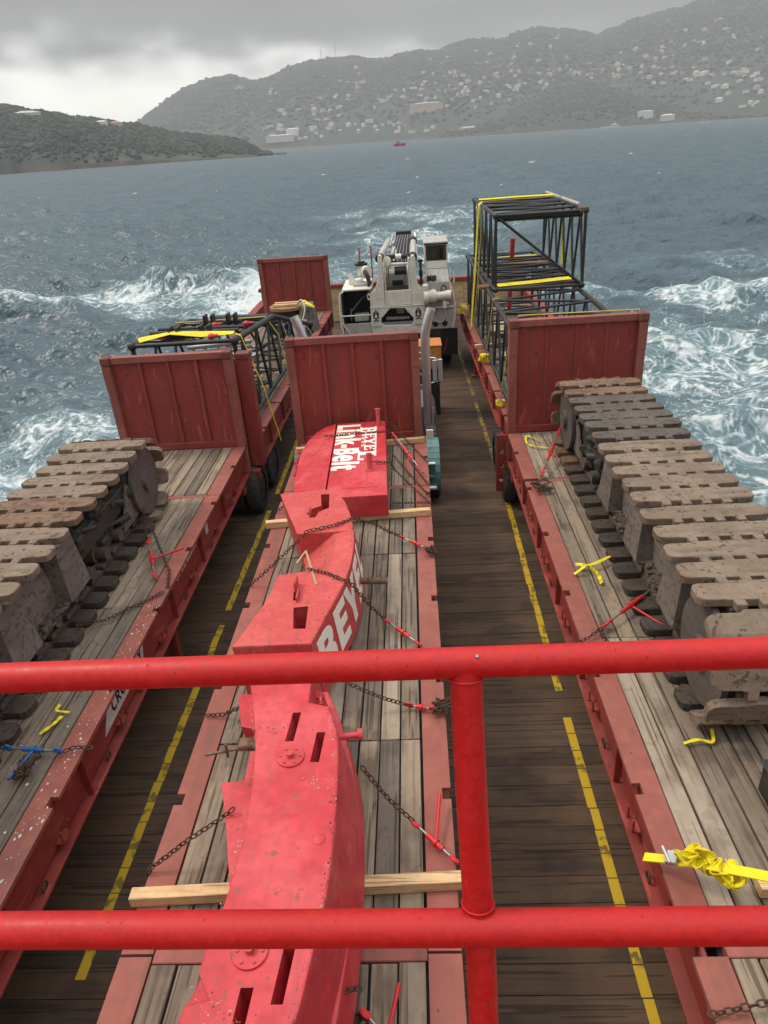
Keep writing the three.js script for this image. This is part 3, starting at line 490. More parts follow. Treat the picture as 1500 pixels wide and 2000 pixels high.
// x: centre line, far/near: ends in z, wallH: height of the end wall above the floor, walls: which ends still have one standing
function flatrack(x, zf, zn, wallH, walls, label, seed, opt = {}) {
  const t = thing('flatrack', label, 'flatrack', [x, 1.0, (zf + zn) / 2], null), r = rng(seed), X0 = x - 1.22, X1 = x + 1.22;
  const gaps = [zf + 2.25, zn - 2.25];
  for (const s of [-1, 1]) {
    const xo = x + s * 1.22, q = (a, b) => (s > 0 ? [xo - b, xo - a] : [xo + a, xo + b]);
    const web = [box(...q(0.085, 0.115), 1.1, 1.555, zf, zn)], top = [], low = [box(...q(0.0, 0.20), 1.0, 1.035, zf, zn)];
    const pockets = []; for (let z = zn - 0.62; z > zf + 0.4; z -= 1.5) if (Math.abs(z - gaps[0]) > 0.25 && Math.abs(z - gaps[1]) > 0.25) pockets.push(z);
    const e = opt.worn ? 0.010 : 0.05, segs = [[zf, gaps[0] - e], [gaps[0] + e, gaps[1] - e], [gaps[1] + e, zn]];
    for (const [a, b] of segs) {
      top.push(box(...q(0.0745, 0.235), 1.55, P, a, b, 0.0012));
      let z0 = a; for (const p of pockets.filter((p) => p > a && p < b).sort((m, n) => m - n).concat([b + 0.06])) { top.push(box(...q(0, 0.0755), 1.553, P - 0.0012, z0, p - 0.06, 0.0012)); z0 = p + 0.06; }
    }
    part('side_rail', web.concat(low), M.rack, t, { ox: r() * 4, oy: r() * 4 });
    part('rail_top', top, M.rail, t, { ox: r() * 4, oy: r() * 4 });
    for (const p of pockets) {
      part('stake_pocket', [box(...q(0.004, 0.022), 1.14, 1.30, p - 0.09, p - 0.065), box(...q(0.004, 0.022), 1.14, 1.30, p + 0.065, p + 0.09), box(...q(0.004, 0.024), 1.14, 1.165, p - 0.065, p + 0.065), box(...q(0.024, 0.085), 1.14, 1.16, p - 0.09, p + 0.09)], M.rack, t);
      part('lashing_ring', [new THREE.TorusGeometry(0.045, 0.009, 6, 12).rotateY(Math.PI / 2).translate(xo - s * 0.045, 1.075, p + 0.45)], M.chain, t);
    }
    for (let z = zn - 1.2; z > zf + 0.5; z -= 1.5) part('web_stiffener', [box(...q(0.02, 0.085), 1.036, 1.549, z - 0.008, z + 0.008)], M.rack, t);
  }
  part('underframe', [box(X0 + 0.21, X1 - 0.21, 1.30, 1.50, zf, zn)], M.black, t);
  for (const z of gaps) part('cross_beam', [box(X0 + 0.24, X1 - 0.24, 1.50, P - 0.012, z - 0.05, z + 0.05)], M.rail, t);
  part('end_beam', [box(X0 + 0.02, X1 - 0.02, 1.04, P - 0.01, zf - 0.02, zf + 0.09)], M.rail, t); part('end_beam', [box(X0 + 0.02, X1 - 0.02, 1.04, P - 0.01, zn - 0.09, zn + 0.02)], M.rail, t);
  // floor planks, laid lengthwise in three bays, some of them butted
  const n = 10, w = (2.44 - 0.49) / n, bays = [[zf + 0.10, gaps[0] - 0.055], [gaps[0] + 0.055, gaps[1] - 0.055], [gaps[1] + 0.055, zn - 0.10]];
  const joints = opt.joints ?? [0.5];
  bays.forEach(([a, b], bi) => {
    const cuts = bi === 1 ? [a, ...joints.map((j) => mixf(a, b, j)), b] : [a, b];
    for (let c = 0; c + 1 < cuts.length; c++) for (let i = 0; i < n; i++) {
      if (opt.missing && opt.missing(bi, i)) continue;
      const x0 = X0 + 0.245 + i * w, ww = w - 0.010 - 0.008 * r(), lift = (r() - 0.5) * 0.012, k = r();
      part('floor_plank', [box(x0 + 0.003, x0 + ww, P - 0.055, P - 0.008 + lift, cuts[c] + 0.004 + 0.01 * r(), cuts[c + 1] - 0.004, 0.005)], M.plank[opt.dark ? (k < 0.4 ? 3 : k < 0.8 ? 1 : 0) : opt.worn ? (k < 0.3 ? 0 : k < 0.76 ? 1 : k < 0.86 ? 2 : 3) : k < 0.38 ? 0 : k < 0.62 ? 1 : k < 0.92 ? 2 : 3], t, { grain: 'z', ox: r() * 20, oy: r() * 20 });
    }
  });
  for (const e of walls) {
    const z = e === 'far' ? zf : zn, s = e === 'far' ? 1 : -1, Z = (a, b) => (s > 0 ? [z + a, z + b] : [z - b, z - a]), y1 = P + wallH, wall = part('end_wall', [box(X0 + 0.14, X1 - 0.14, P - 0.02, y1 - 0.09, ...Z(0.0, 0.03))], M.rack, t, { ox: r() * 4, oy: r() * 4 });
    for (const u of [-1, 1]) {
      const xo = x + u * 1.22, q = (a, b) => (u > 0 ? [xo - b, xo - a] : [xo + a, xo + b]);
      part('corner_post', [box(...q(0.0, 0.15), 1.05, y1 - 0.13, ...Z(-0.07, 0.12)), hull(...[[0.0, 0.15, y1 - 0.14], [0.0, 0.15, y1 - 0.62]].flatMap(([a, b, y], k) => { const [m, nn] = q(a, b); const zz = Z(0.121, k ? 0.135 : 0.15); return [[m, y, zz[0]], [nn, y, zz[0]], [m, y, zz[1]], [nn, y, zz[1]]]; }))], M.rail, wall, { ox: r() * 4 });
      part('corner_casting', [box(...q(-0.005, 0.17), y1 - 0.13, y1 + 0.012, ...Z(-0.075, 0.16), 0.012), box(...q(0.05, 0.11), y1 + 0.0125, y1 + 0.018, ...Z(0.01, 0.09), 0.002)], M.cast, wall);
    }
    part('top_beam', [box(X0 + 0.171, X1 - 0.171, y1 - 0.12, y1, ...Z(-0.05, 0.10))], M.rail, wall, { grain: 'x', ox: r() * 4 });
    part('bottom_beam', [box(X0 + 0.151, X1 - 0.151, P + 0.002, P + 0.13, ...Z(-0.04, 0.085))], M.rack, wall, { grain: 'x', ox: r() * 4 });
    for (let k = 1; k < 4; k++) part('rib', [box(x - 1.07 + k * 0.535 - 0.032, x - 1.07 + k * 0.535 + 0.032, P + 0.131, y1 - 0.121, ...Z(0.031, opt.flatRibs ? 0.045 : 0.085))], M.rack, wall, { ox: r() * 4 });
  }
  return t;
}
const CX = 0, LX = -3.535, RX = 4.0;
const fL = flatrack(LX, FRONT, -0.76, 1.88, ['far'], 'red flatrack under the crawler track at the left, plank floor spattered white', 601, { joints: [0.42], worn: true });
const fC = flatrack(CX, FRONT, -0.76, 2.03, ['far'], 'red flatrack in the middle row carrying the red counterweights', 602, { joints: [0.28, 0.74], worn: true });
const fR = flatrack(RX, FRONT, -0.76, 2.13, ['far'], 'red flatrack under the crawler track at the right, plank floor bare at the near end', 603, { joints: [0.55], flatRibs: true });
const fLf = flatrack(LX, -25.75, -13.30, 1.86, ['far'], 'farther red flatrack at the left with its end wall standing by the stern', 604, { dark: true });
{ // its near end wall, pushed up against the other one and a little lower
  const w = part('end_wall', [box(LX - 1.08, LX + 1.08, P, P + 1.62, -13.36, -13.33)], M.rack, fLf);
  for (const u of [-1, 1]) { part('corner_post', [box(LX + u * 1.145 - 0.13, LX + u * 1.145 + 0.13, 1.05, P + 1.63, -13.44, -13.2)], M.rack, w); part('corner_casting', [box(LX + u * 1.145 - 0.135, LX + u * 1.145 + 0.135, P + 1.631, P + 1.75, -13.45, -13.19, 0.012)], M.cast, w); }
}
const fRf = flatrack(RX + 0.03, -25.5, -13.25, 2.0, [], 'farther red flatrack at the right under the stacked black lattice booms', 605, { dark: true });

fC.children.find((o) => o.name === 'end_wall').position.x -= 0.07;
fLf.rotation.y = -0.026; fLf.position.x += 0.36; fRf.rotation.y = 0.012; fRf.position.x -= 0.05;
// lettering along the left flatrack's side
{
  const side = (txt, z0, z1, y0, y1, m, name, f = font) => { const g = letters(txt, f, Math.abs(z1 - z0), y1 - y0, 0.003, 3).rotateY(Math.PI / 2).translate(-2.3985, y0, z0); return part(name, [g], m, fL); };
  side('UPCU 22253', -8.32, -9.32, 1.40, 1.52, M.dirtyWhite, 'code_lettering');
  const pl = part('name_placard', [plate([[-5.55, 1.23], [-5.78, 1.52], [-6.92, 1.55], [-6.78, 1.24]].map(([z, y]) => [-z, y]), 0.006, 0.001).rotateY(Math.PI / 2).translate(-2.4, 0, 0)], M.dirtyWhite, fL);
  part('placard_lettering', [letters('CROWLEY', font, 0.96, 0.16, 0.002, 3).rotateY(Math.PI / 2).translate(-2.3935, 1.31, -5.82)], M.blackGloss, pl);
  part('white_label', [box(-2.3995, -2.394, 1.28, 1.48, -10.02, -9.88, 0.001)], M.dirtyWhite, fL);
  // white spatter on the near rail
  const r = rng(611), spots = []; for (let i = 0; i < 130; i++) { const z = -3.2 - 4.3 * r(), x = -2.33 - 0.20 * r(), s = 0.003 + 0.012 * r() * r(); spots.push(new THREE.SphereGeometry(s, 6, 4).scale(1, 0.25, 1.3 + r()).translate(x, P + 0.0005, z)); }
  for (let i = 0; i < 40; i++) { const z = -3.5 - 3 * r(), x = -2.6 - 0.5 * r(), s = 0.004 + 0.016 * r() * r(); spots.push(new THREE.SphereGeometry(s, 6, 4).scale(1, 0.25, 1.3).translate(x, P - 0.006, z)); }
  part('white_spatter', spots, M.dirtyWhite, fL, { stuff: true });
}

// trailers below: frame, wheels, landing legs
function wheelGeo(x0, x1, y, z, r) { return [new THREE.LatheGeometry([[0.30 * r / 0.5, -0.5], [0.86 * r, -0.5], [0.95 * r, -0.44], [r, -0.34], [r, 0.34], [0.95 * r, 0.44], [0.86 * r, 0.5], [0.30 * r / 0.5, 0.5]].map(([a, b]) => new THREE.Vector2(a, b * (x1 - x0))), 28).rotateZ(Math.PI / 2).translate((x0 + x1) / 2, y, z)]; }
function wheel(parent, x0, x1, y, z, r) {
  const w = part('wheel', wheelGeo(x0, x1, y, z, r), M.rubber, parent);
  part('rim', [drum(x0 + 0.03, x1 - 0.03, y, z, r * 0.58, 20), drum(x0 + 0.01, x1 - 0.01, y, z, r * 0.2, 12)], M.rubber, w);
  const g = []; for (let k = 0; k < 30; k++) { const a = k / 30 * 6.283; for (const u of [-1, 1]) g.push(box(u > 0 ? (x0 + x1) / 2 + 0.012 : x0 + 0.03, u > 0 ? x1 - 0.03 : (x0 + x1) / 2 - 0.012, -0.008, 0.008, -0.03, 0.03, 0.003).translate(-(x0 + x1) / 2, 0, 0).rotateX(u * 0.0).translate((x0 + x1) / 2, r + 0.003, 0).translate(0, 0, 0).applyMatrix4(new THREE.Matrix4().makeRotationX(a)).translate(0, y, z)); }
  part('tread', g, M.rubber, w, { stuff: true });
}
function chassis(x, zf, zn, axles, legs, label, holes, gauge = 1.02) {
  const t = thing('trailer_chassis', label, 'trailer', [x, 0, (zf + zn) / 2], null);
  for (const s of [-1, 1]) part('main_beam', [box(x + s * 0.5 - 0.07, x + s * 0.5 + 0.07, 0.72, 0.99, zf, zn), box(x + s * 0.5 - 0.12, x + s * 0.5 + 0.12, 0.985, 0.998, zf, zn)], M.rack, t);
  for (const z of [zf + 0.2, zn - 0.2]) part('bolster', [box(x - 1.2, x + 1.2, 0.80, 0.998, z - 0.1, z + 0.1)], M.rack, t);
  for (const z of axles) { part('axle', [drum(x - 1.1, x + 1.1, 0.52, z, 0.07, 12)], M.black, t); for (const s of [-1, 1]) for (const k of [0, 1]) { const c = x + s * (gauge - k * 0.31); wheel(t, c - 0.135, c + 0.135, 0.52, z, 0.52); } }
  for (const z of legs) for (const s of [-1, 1]) { part('landing_leg', [box(x + s * 1.02 - 0.07, x + s * 1.02 + 0.07, 0.06, 0.98, z - 0.06, z + 0.06), box(x + s * 1.02 - 0.17, x + s * 1.02 + 0.17, 0.005, 0.06, z - 0.14, z + 0.14)], M.rack, t); }
  if (holes) part('bumper_plate', [plate([[x - 1.43, 0.36], [x - 1.23, 0.36], [x - 1.23, 1.56], [x - 1.43, 1.56]], 0.03, 0.004, [0.62, 0.92, 1.22].map((y) => Array.from({ length: 12 }, (_, k) => [x - 1.33 + 0.045 * Math.cos(k / 12 * 6.283), y + 0.05 * Math.sin(k / 12 * 6.283)]))).translate(0, 0, zn + 0.02), box(x - 1.42, x + 1.1, 0.42, 0.56, zn - 0.1, zn + 0.018)], M.rack, t);
  return t;
}
chassis(LX, -12.6, -0.9, [], [-8.0], 'trailer frame with landing legs below the flatrack at the left');
chassis(RX, -12.6, -0.9, [-2.45], [], 'trailer frame with tyres below the near end of the flatrack at the right', false, 1.22);
chassis(CX, -12.6, -0.9, [-2.0], [], 'trailer frame below the counterweight flatrack in the middle row');
const cLf = chassis(LX, -25.4, -12.95, [-13.35, -14.65], [-22], 'trailer frame and tyres below the farther flatrack at the left');
chassis(RX, -25.2, -12.93, [-13.3, -14.6], [-22], 'trailer frame and double tyres below the farther flatrack at the right', true, 1.14);

cLf.rotation.y = -0.026; cLf.position.x += 0.33;
// ------------------------------------------------------------------ crawler tracks
const shoeShape = (W, L) => {     // one track shoe in plan: tapered ends, interlocking fingers in the middle third
  const H = W / 2, p = [[-H, -0.09], [-H + 0.025, -0.14], [-H + 0.08, -0.160], [-0.37, -0.162], [-0.34, -0.188], [0.36, -0.188], [0.39, -0.162], [H - 0.08, -0.160], [H - 0.025, -0.14], [H, -0.09], [H, 0.05], [H - 0.03, 0.088], [H - 0.09, 0.104], [0.43, 0.108], [0.40, 0.118]];
  for (const c of [0.33, 0.11, -0.11, -0.33]) p.push([c + 0.050, 0.118], [c + 0.045, 0.203], [c - 0.045, 0.203], [c - 0.050, 0.118]);
  p.push([-0.40, 0.118], [-0.44, 0.108], [-H + 0.09, 0.104], [-H + 0.03, 0.088], [-H, 0.05]); return p.map(([x, z]) => [x, z * L / 0.395]);
};
function crawler(x0, x1, zf, zn, y0, y1, label, seed, inner) {     // inner: +1 the side that faces +x shows
  const W = x1 - x0, xc = (x0 + x1) / 2, r = rng(seed), R = (y1 - y0) / 2 - 0.04, yc = (y0 + y1) / 2, za = zf + R + 0.06, zb = zn - R - 0.06, run = zb - za;
  const t = thing('crawler_track', label, 'crawler track', [xc, P, (zf + zn) / 2], null);
  const total = 2 * run + 2 * Math.PI * R, count = Math.round(total / 0.395), pitch = total / count, L = pitch;
  const shapes = [0, 1, 2].map((k) => flat(shoeShape(W * (1 - 0.008 * k), L), -0.042, 0.042, 0.010));
  const lugs = boxUV(mergeGeometries([box(-W * 0.10, W * 0.10, -0.16, -0.046, -L * 0.32, L * 0.32, 0.02), box(-W * 0.30, -W * 0.18, -0.12, -0.046, -L * 0.36, L * 0.36, 0.015), box(W * 0.18, W * 0.30, -0.12, -0.046, -L * 0.36, L * 0.36, 0.015)].map((g) => boxUV(g))));
  for (let i = 0; i < count; i++) {
    const s = i * pitch; let y, z, a;
    if (s < run) { z = zb - s; y = yc + R; a = 0; } else if (s < run + Math.PI * R) { a = (s - run) / R; z = za - R * Math.sin(a); y = yc + R * Math.cos(a); }
    else if (s < 2 * run + Math.PI * R) { z = za + (s - run - Math.PI * R); y = yc - R; a = Math.PI; } else { a = Math.PI + (s - 2 * run - Math.PI * R) / R; z = zb - R * Math.sin(a); y = yc + R * Math.cos(a); }
    const sag = s < run ? -0.035 * Math.abs(Math.sin(s / run * Math.PI * 3)) : 0;
    const far = s < run ? s / run : 1, k = r(), mat = k > 0.96 && s < run ? M.shoeDark : seed === 702 && z < -9.3 && z > -11.1 && s < run ? M.shoeDark : z < -11.0 && seed === 702 ? (k < 0.6 ? M.shoeRust : M.shoe) : s > run + Math.PI * R && s < 2 * run + Math.PI * R ? M.shoeMudShade : k < 0.12 ? M.shoeRust : M.shoe;
    const m4 = new THREE.Matrix4().makeRotationX(-a + (r() - 0.5) * 0.03).setPosition(xc - t.position.x + (r() - 0.5) * 0.02, y + sag - t.position.y, z - t.position.z);
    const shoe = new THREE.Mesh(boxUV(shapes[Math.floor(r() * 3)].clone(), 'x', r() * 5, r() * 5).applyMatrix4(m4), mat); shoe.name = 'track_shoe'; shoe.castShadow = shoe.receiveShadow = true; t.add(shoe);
    const lug = new THREE.Mesh(lugs.clone().applyMatrix4(m4), M.muck); lug.name = 'drive_lug'; lug.castShadow = lug.receiveShadow = true; shoe.add(lug);
  }
  // side frame between the runs: sloped upper plate, muck shelf, rollers
  const xi = inner > 0 ? x1 - 0.36 : x0 + 0.36, u = inner, f0 = za + 2.3, f1 = zb - 0.75;
  const sec = (k) => [[xi, P + 0.30], [xi, P + 0.62], [xi - u * 0.12, P + 0.98], [xi - u * (W - 0.72), P + 0.98], [xi - u * (W - 0.72), P + 0.30]].map(([x, y]) => [x, y, k]);
  part('track_frame', [hull(...sec(f0), ...sec(f1))], M.frame, t, { ox: r() });
  part('frame_shelf', [box(xi - u * 0.10, xi + u * 0.10, P + 0.22, P + 0.34, f0 - 0.1, f1 + 0.1, 0.02)], M.muck, t);
  for (let z = f0 + 0.3; z < f1; z += 1.35) part('support_plate', [hull([xi + u * 0.003, P + 0.34, z - 0.28], [xi + u * 0.003, P + 0.34, z + 0.28], [xi + u * 0.20, P + 0.34, z - 0.28], [xi + u * 0.20, P + 0.34, z + 0.28], [xi - u * 0.05, P + 1.0, z - 0.22], [xi - u * 0.05, P + 1.0, z + 0.22], [xi + u * 0.14, P + 1.02, z - 0.22], [xi + u * 0.14, P + 1.02, z + 0.22])], M.frame, t, { ox: r() * 3 });
  for (let z = za + 0.55; z < zb - 0.3; z += 0.52) part('roller', [drum(xc - 0.28, xc + 0.28, P + 0.30, z, 0.15, 16), drum(inner > 0 ? xi - 0.02 : xi - 0.13, inner > 0 ? xi + 0.13 : xi + 0.02, P + 0.28, z, 0.09, 12)], M.muck, t);
  for (const z of [za, zb]) {
    const id = part('idler_wheel', [drum(xc - W * 0.32, xc + W * 0.32, yc, z, R * 0.78, 30), drum(xc - W * 0.34, xc + W * 0.34, yc, z, R * 0.5, 24)], M.muck, t);
    part('idler_disc', [drum(inner > 0 ? x1 - 0.20 : x0 + 0.14, inner > 0 ? x1 - 0.14 : x0 + 0.20, yc, z, R * 0.86, 32), drum(inner > 0 ? x1 - 0.15 : x0 + 0.08, inner > 0 ? x1 - 0.08 : x0 + 0.15, yc, z, R * 0.26, 20)], M.idler, id);
  }
  part('tensioner', [rod([xc, yc, za], [xc, yc, f0 + 0.2], 0.12), box(xi - 0.08, xi + 0.08, yc - 0.15, yc + 0.16, za + 0.2, f0 + 0.05, 0.02), rod([xi + u * 0.05, yc + 0.1, za + 0.25], [xi + u * 0.05, yc - 0.1, f0 + 0.3], 0.035)], M.drive, t);
  { const g = []; for (let i = 0; i < 22; i++) { const z = za + 0.55 + r() * 1.7, y = P + 0.32 + r() * 0.55, x = xi + u * (0.16 * r() - 0.08); g.push(i % 3 ? rod([x, y, z], [x + u * 0.12, y + 0.1 * (r() - 0.5), z + 0.3 * (r() - 0.5)], 0.025 + 0.05 * r(), 10) : box(x - 0.07, x + 0.07, y - 0.08, y + 0.1, z - 0.1, z + 0.09, 0.02)); } part('drive_motor', g, M.drive, t); }
  part('cheek_plate', [hull([xi + u * 0.10, P + 0.25, za + 0.35], [xi + u * 0.10, P + 0.25, za + 0.95], [xi + u * 0.12, P + 0.55, za + 0.25], [xi + u * 0.12, P + 0.85, za + 0.55], [xi + u * 0.14, P + 0.25, za + 0.35], [xi + u * 0.14, P + 0.25, za + 0.95], [xi + u * 0.15, P + 0.55, za + 0.25], [xi + u * 0.15, P + 0.85, za + 0.55])], M.frame, t);
  // caked mud below the frame
  const mud = []; for (let i = 0; i < 190; i++) { const s = 0.012 + 0.03 * r() * r(); mud.push(new THREE.IcosahedronGeometry(s, 1).scale(1.2, 0.5, 1.4).rotateY(r() * 3).translate(xi + u * (0.02 + 0.16 * r()), P + 0.34 + 0.02 * r(), mixf(f0, f1, r()))); } part('caked_mud', mud, M.muck, t, { stuff: true });
  return t;
}
crawler(-4.38, -3.06, -10.62, -2.5, P + 0.01, 2.90, 'muddy steel crawler track standing on the flatrack at the left', 701, 1);
crawler(3.48, 4.82, -12.38, -4.72, P + 0.01, 2.90, 'rusty brown steel crawler track standing on the flatrack at the right', 702, -1);

// ------------------------------------------------------------------ counterweights
const spline = (pts, n = 26) => new THREE.CatmullRomCurve3(pts.map(([x, z]) => V(x, 0, z)), false, 'catmullrom', 0.5).getPoints(n).map((p) => [p.x, p.z]);
const lean = (g, top, k) => { const p = g.attributes.position; for (let i = 0; i < p.count; i++) p.setX(i, p.getX(i) + (top - p.getY(i)) * k); g.computeVertexNormals(); return g; };
const rect = (x0, x1, z0, z1, sk = 0) => [[x0, z0], [x1, z0], [x1 + sk, z1], [x0 + sk, z1]];
{ // A: the farthest, lying flat, with lettering
  const t = thing('counterweight', 'flat red crane counterweight lettered in white, farthest of the three by the end wall', 'counterweight', [-0.15, P, -11]);
  part('slab', [flat([[-0.345, -9.45], [0.58, -9.45], [0.56, -12.65], [-0.345, -12.65]], 1.70, 2.05, 0.012)], M.weights, t);
  const L = [[-0.37, -12.65], [-0.55, -12.62], [-0.74, -12.48], [-0.88, -12.2], [-0.95, -11.7], [-0.965, -11.1], [-0.93, -10.4], [-0.87, -9.75], [-0.84, -9.45], [-0.37, -9.45]];
  const yy = ([x]) => mixf(2.05, 1.875, Math.pow(clamp((-0.37 - x) / 0.6), 1.25));
  part('sloped_flank', [hull(...L.map(([x, z]) => [x, 1.70, z]), ...L.map((p) => [p[0], yy(p), p[1]]))], M.weights, t);
  part('weld_strip', [box(-0.12, 0.44, 2.0505, 2.056, -9.76, -9.745, 0.002)], M.weightsRough, t);
  const across = (g, x, z, y = 2.051) => g.applyMatrix4(new THREE.Matrix4().makeBasis(V(0, 0, 1), V(1, 0, 0), V(0, 1, 0)).setPosition(x, y, z));
  part('lettering', [across(letters('Link-Belt', font, 2.08, 0.46, 0.004, 4, 0.035), -0.335, -12.52)], M.cream, t);
  const b = [['B', -12.36, 0.30, 0.10, 0.40], ['E', -12.04, 0.24, 0.19, 0.40], ['Y', -11.80, 0.31, 0.19, 0.40], ['E', -11.48, 0.24, 0.19, 0.40], ['L', -11.22, 0.42, 0.09, 0.40]];
  part('lettering', b.map(([c, z, w, x0, x1]) => across(letters(c, serif, w, x1 - x0, 0.004, 4, 0.02), x0, z)), M.cream, t);
  part('lettering', ['B', 'R', 'O', 'S'].map((c, i) => across(letters(c, serif, 0.10, 0.065), 0.135, -12.0 + i * 0.165)), M.cream, t);
  part('lifting_pin', [rod([0.44, 2.045, -12.42], [0.43, 2.34, -12.50], 0.04), drum(0.38, 0.48, 2.33, -12.5, 0.028, 10)], M.weightsRough, t);
  t.rotation.y = 0.03; t.position.x -= 0.05;
  part('lifting_pin', [rod([0.31, 2.045, -10.42], [0.30, 2.30, -10.50], 0.048), rod([0.31, 2.051, -10.42], [0.31, 2.06, -10.42], 0.085, 16)], M.weightsRough, t);
}
const bendTo = (g, curve, y0, top, k) => { // wraps flat lettering round the outer side of a curved weight
  const C = curve, len = [0]; for (let i = 1; i < C.length; i++) len.push(len[i - 1] + Math.hypot(C[i][0] - C[i - 1][0], C[i][1] - C[i - 1][1]));
  const p = g.attributes.position;
  for (let i = 0; i < p.count; i++) {
    const s = p.getX(i), y = y0 + p.getY(i), d = p.getZ(i); let j = 1; while (j < len.length - 1 && len[j] < s) j++;
    const f = (s - len[j - 1]) / (len[j] - len[j - 1]), tx = C[j][0] - C[j - 1][0], tz = C[j][1] - C[j - 1][1], L = Math.hypot(tx, tz);
    p.setXYZ(i, C[j - 1][0] + tx * f + (-tz / L) * (d + 0.002) + (top - y) * k, y, C[j - 1][1] + tz * f + (tx / L) * (d + 0.002));
  }
  g.computeVertexNormals(); return g;
};
{ // B: curved, in the middle
  const t = thing('counterweight', 'curved pinkish red counterweight with white letters on its side, middle one of the three', 'counterweight', [-0.25, P, -7.3]), top = 2.40, k = 0.11;
  const outer = spline([[-0.24, -9.01], [-0.01, -8.72], [0.11, -8.35], [0.19, -7.95], [0.235, -7.5], [0.235, -7.0], [0.185, -6.55], [0.09, -6.12], [-0.05, -5.51]], 40);
  const o = (a, b) => outer.filter(([, z]) => z > a && z < b);
  const hole1 = [[-0.33, -8.86], [-0.18, -8.86], [-0.14, -8.42], [-0.27, -8.30], [-0.30, -8.14], [-0.42, -8.14], [-0.40, -8.42], [-0.29, -8.50]];
  const hole2 = [[-0.33, -6.14], [-0.14, -6.16], [-0.12, -5.73], [-0.28, -5.74]], hole3 = [[-0.37, -6.44], [-0.26, -6.44], [-0.26, -6.24], [-0.35, -6.24]];
  const far = [[-0.90, -8.93], [-0.24, -9.01], ...o(-9.0, -7.78), [0.20, -7.76], [-0.50, -7.74], ...spline([[-0.50, -7.74], [-0.58, -7.98], [-0.71, -8.35], [-0.86, -8.8]], 10).slice(1)];
  const near = [[-0.585, -6.79], [-0.27, -6.85], [0.21, -6.84], ...o(-6.83, -5.52), [-0.05, -5.51], [-0.83, -5.5], ...spline([[-0.83, -5.5], [-0.73, -5.88], [-0.63, -6.3], [-0.585, -6.79]], 8).slice(1, -1)];
  const saddle = []; { const n = 14, pos = []; const O = o(-7.83, -6.75), row = O.map(([x, z]) => { const xi = mixf(-0.52, -0.42, Math.sin(Math.PI * clamp((z + 7.8) / 1.0))); return [[x, 1.70, z], [x - 0.001, top, z], [mixf(x, xi, 0.35), top - 0.03, z], [xi, top - 0.36, z], [xi, 1.70, z]]; });
    for (let i = 0; i + 1 < row.length; i++) for (let j = 0; j + 1 < 5; j++) { const [a, b, c, d] = [row[i][j], row[i + 1][j], row[i][j + 1], row[i + 1][j + 1]]; pos.push(...a, ...c, ...b, ...b, ...c, ...d); }
    const g = new THREE.BufferGeometry(); g.setAttribute('position', new THREE.Float32BufferAttribute(pos, 3)); g.computeVertexNormals(); saddle.push(g); }
  part('far_wing', [lean(flat(far, 1.70, top, 0.018, [hole1]), top, k)], M.weightsRough, t).name = 'wing';
  part('wing', [lean(flat(near, 1.70, top, 0.018, [hole2, hole3]), top, k)], M.weightsRough, t);
  part('saddle', saddle.map((g) => lean(g, top, k)), M.weightsRough, t);
  const rev = outer.slice().reverse();
  part('lettering', [bendTo(letters('BEYEL', font, 2.2, 0.50, 0.004, 4, 0.02).translate(0.10, 0, 0), rev, 1.82, top, k)], M.cream, t);
  part('lifting_lug', [box(-0.345, -0.315, 2.3, 2.52, -6.58, -6.42, 0.01), box(-0.30, -0.28, 2.3, 2.46, -6.40, -6.22, 0.005)], M.weightsRough, t);
  part('lifting_lug', [box(-0.43, -0.40, 2.25, 2.44, -8.42, -8.24, 0.01)], M.weightsRough, t);
  part('cross_pin', [rod([0.2, 1.95, -7.3], [0.62, 1.92, -7.32], 0.042, 14)], M.shoeRust, t);
  part('paint_mark', [ribbon([[-0.40, top + 0.004, -7.02], [-0.33, top + 0.004, -7.3], [-0.12, top + 0.004, -6.55]], 0.025, (i) => [1, 0, 0.4], 0.002)], plain(0.38, 0.30, 0.14, 0.7), t);
}
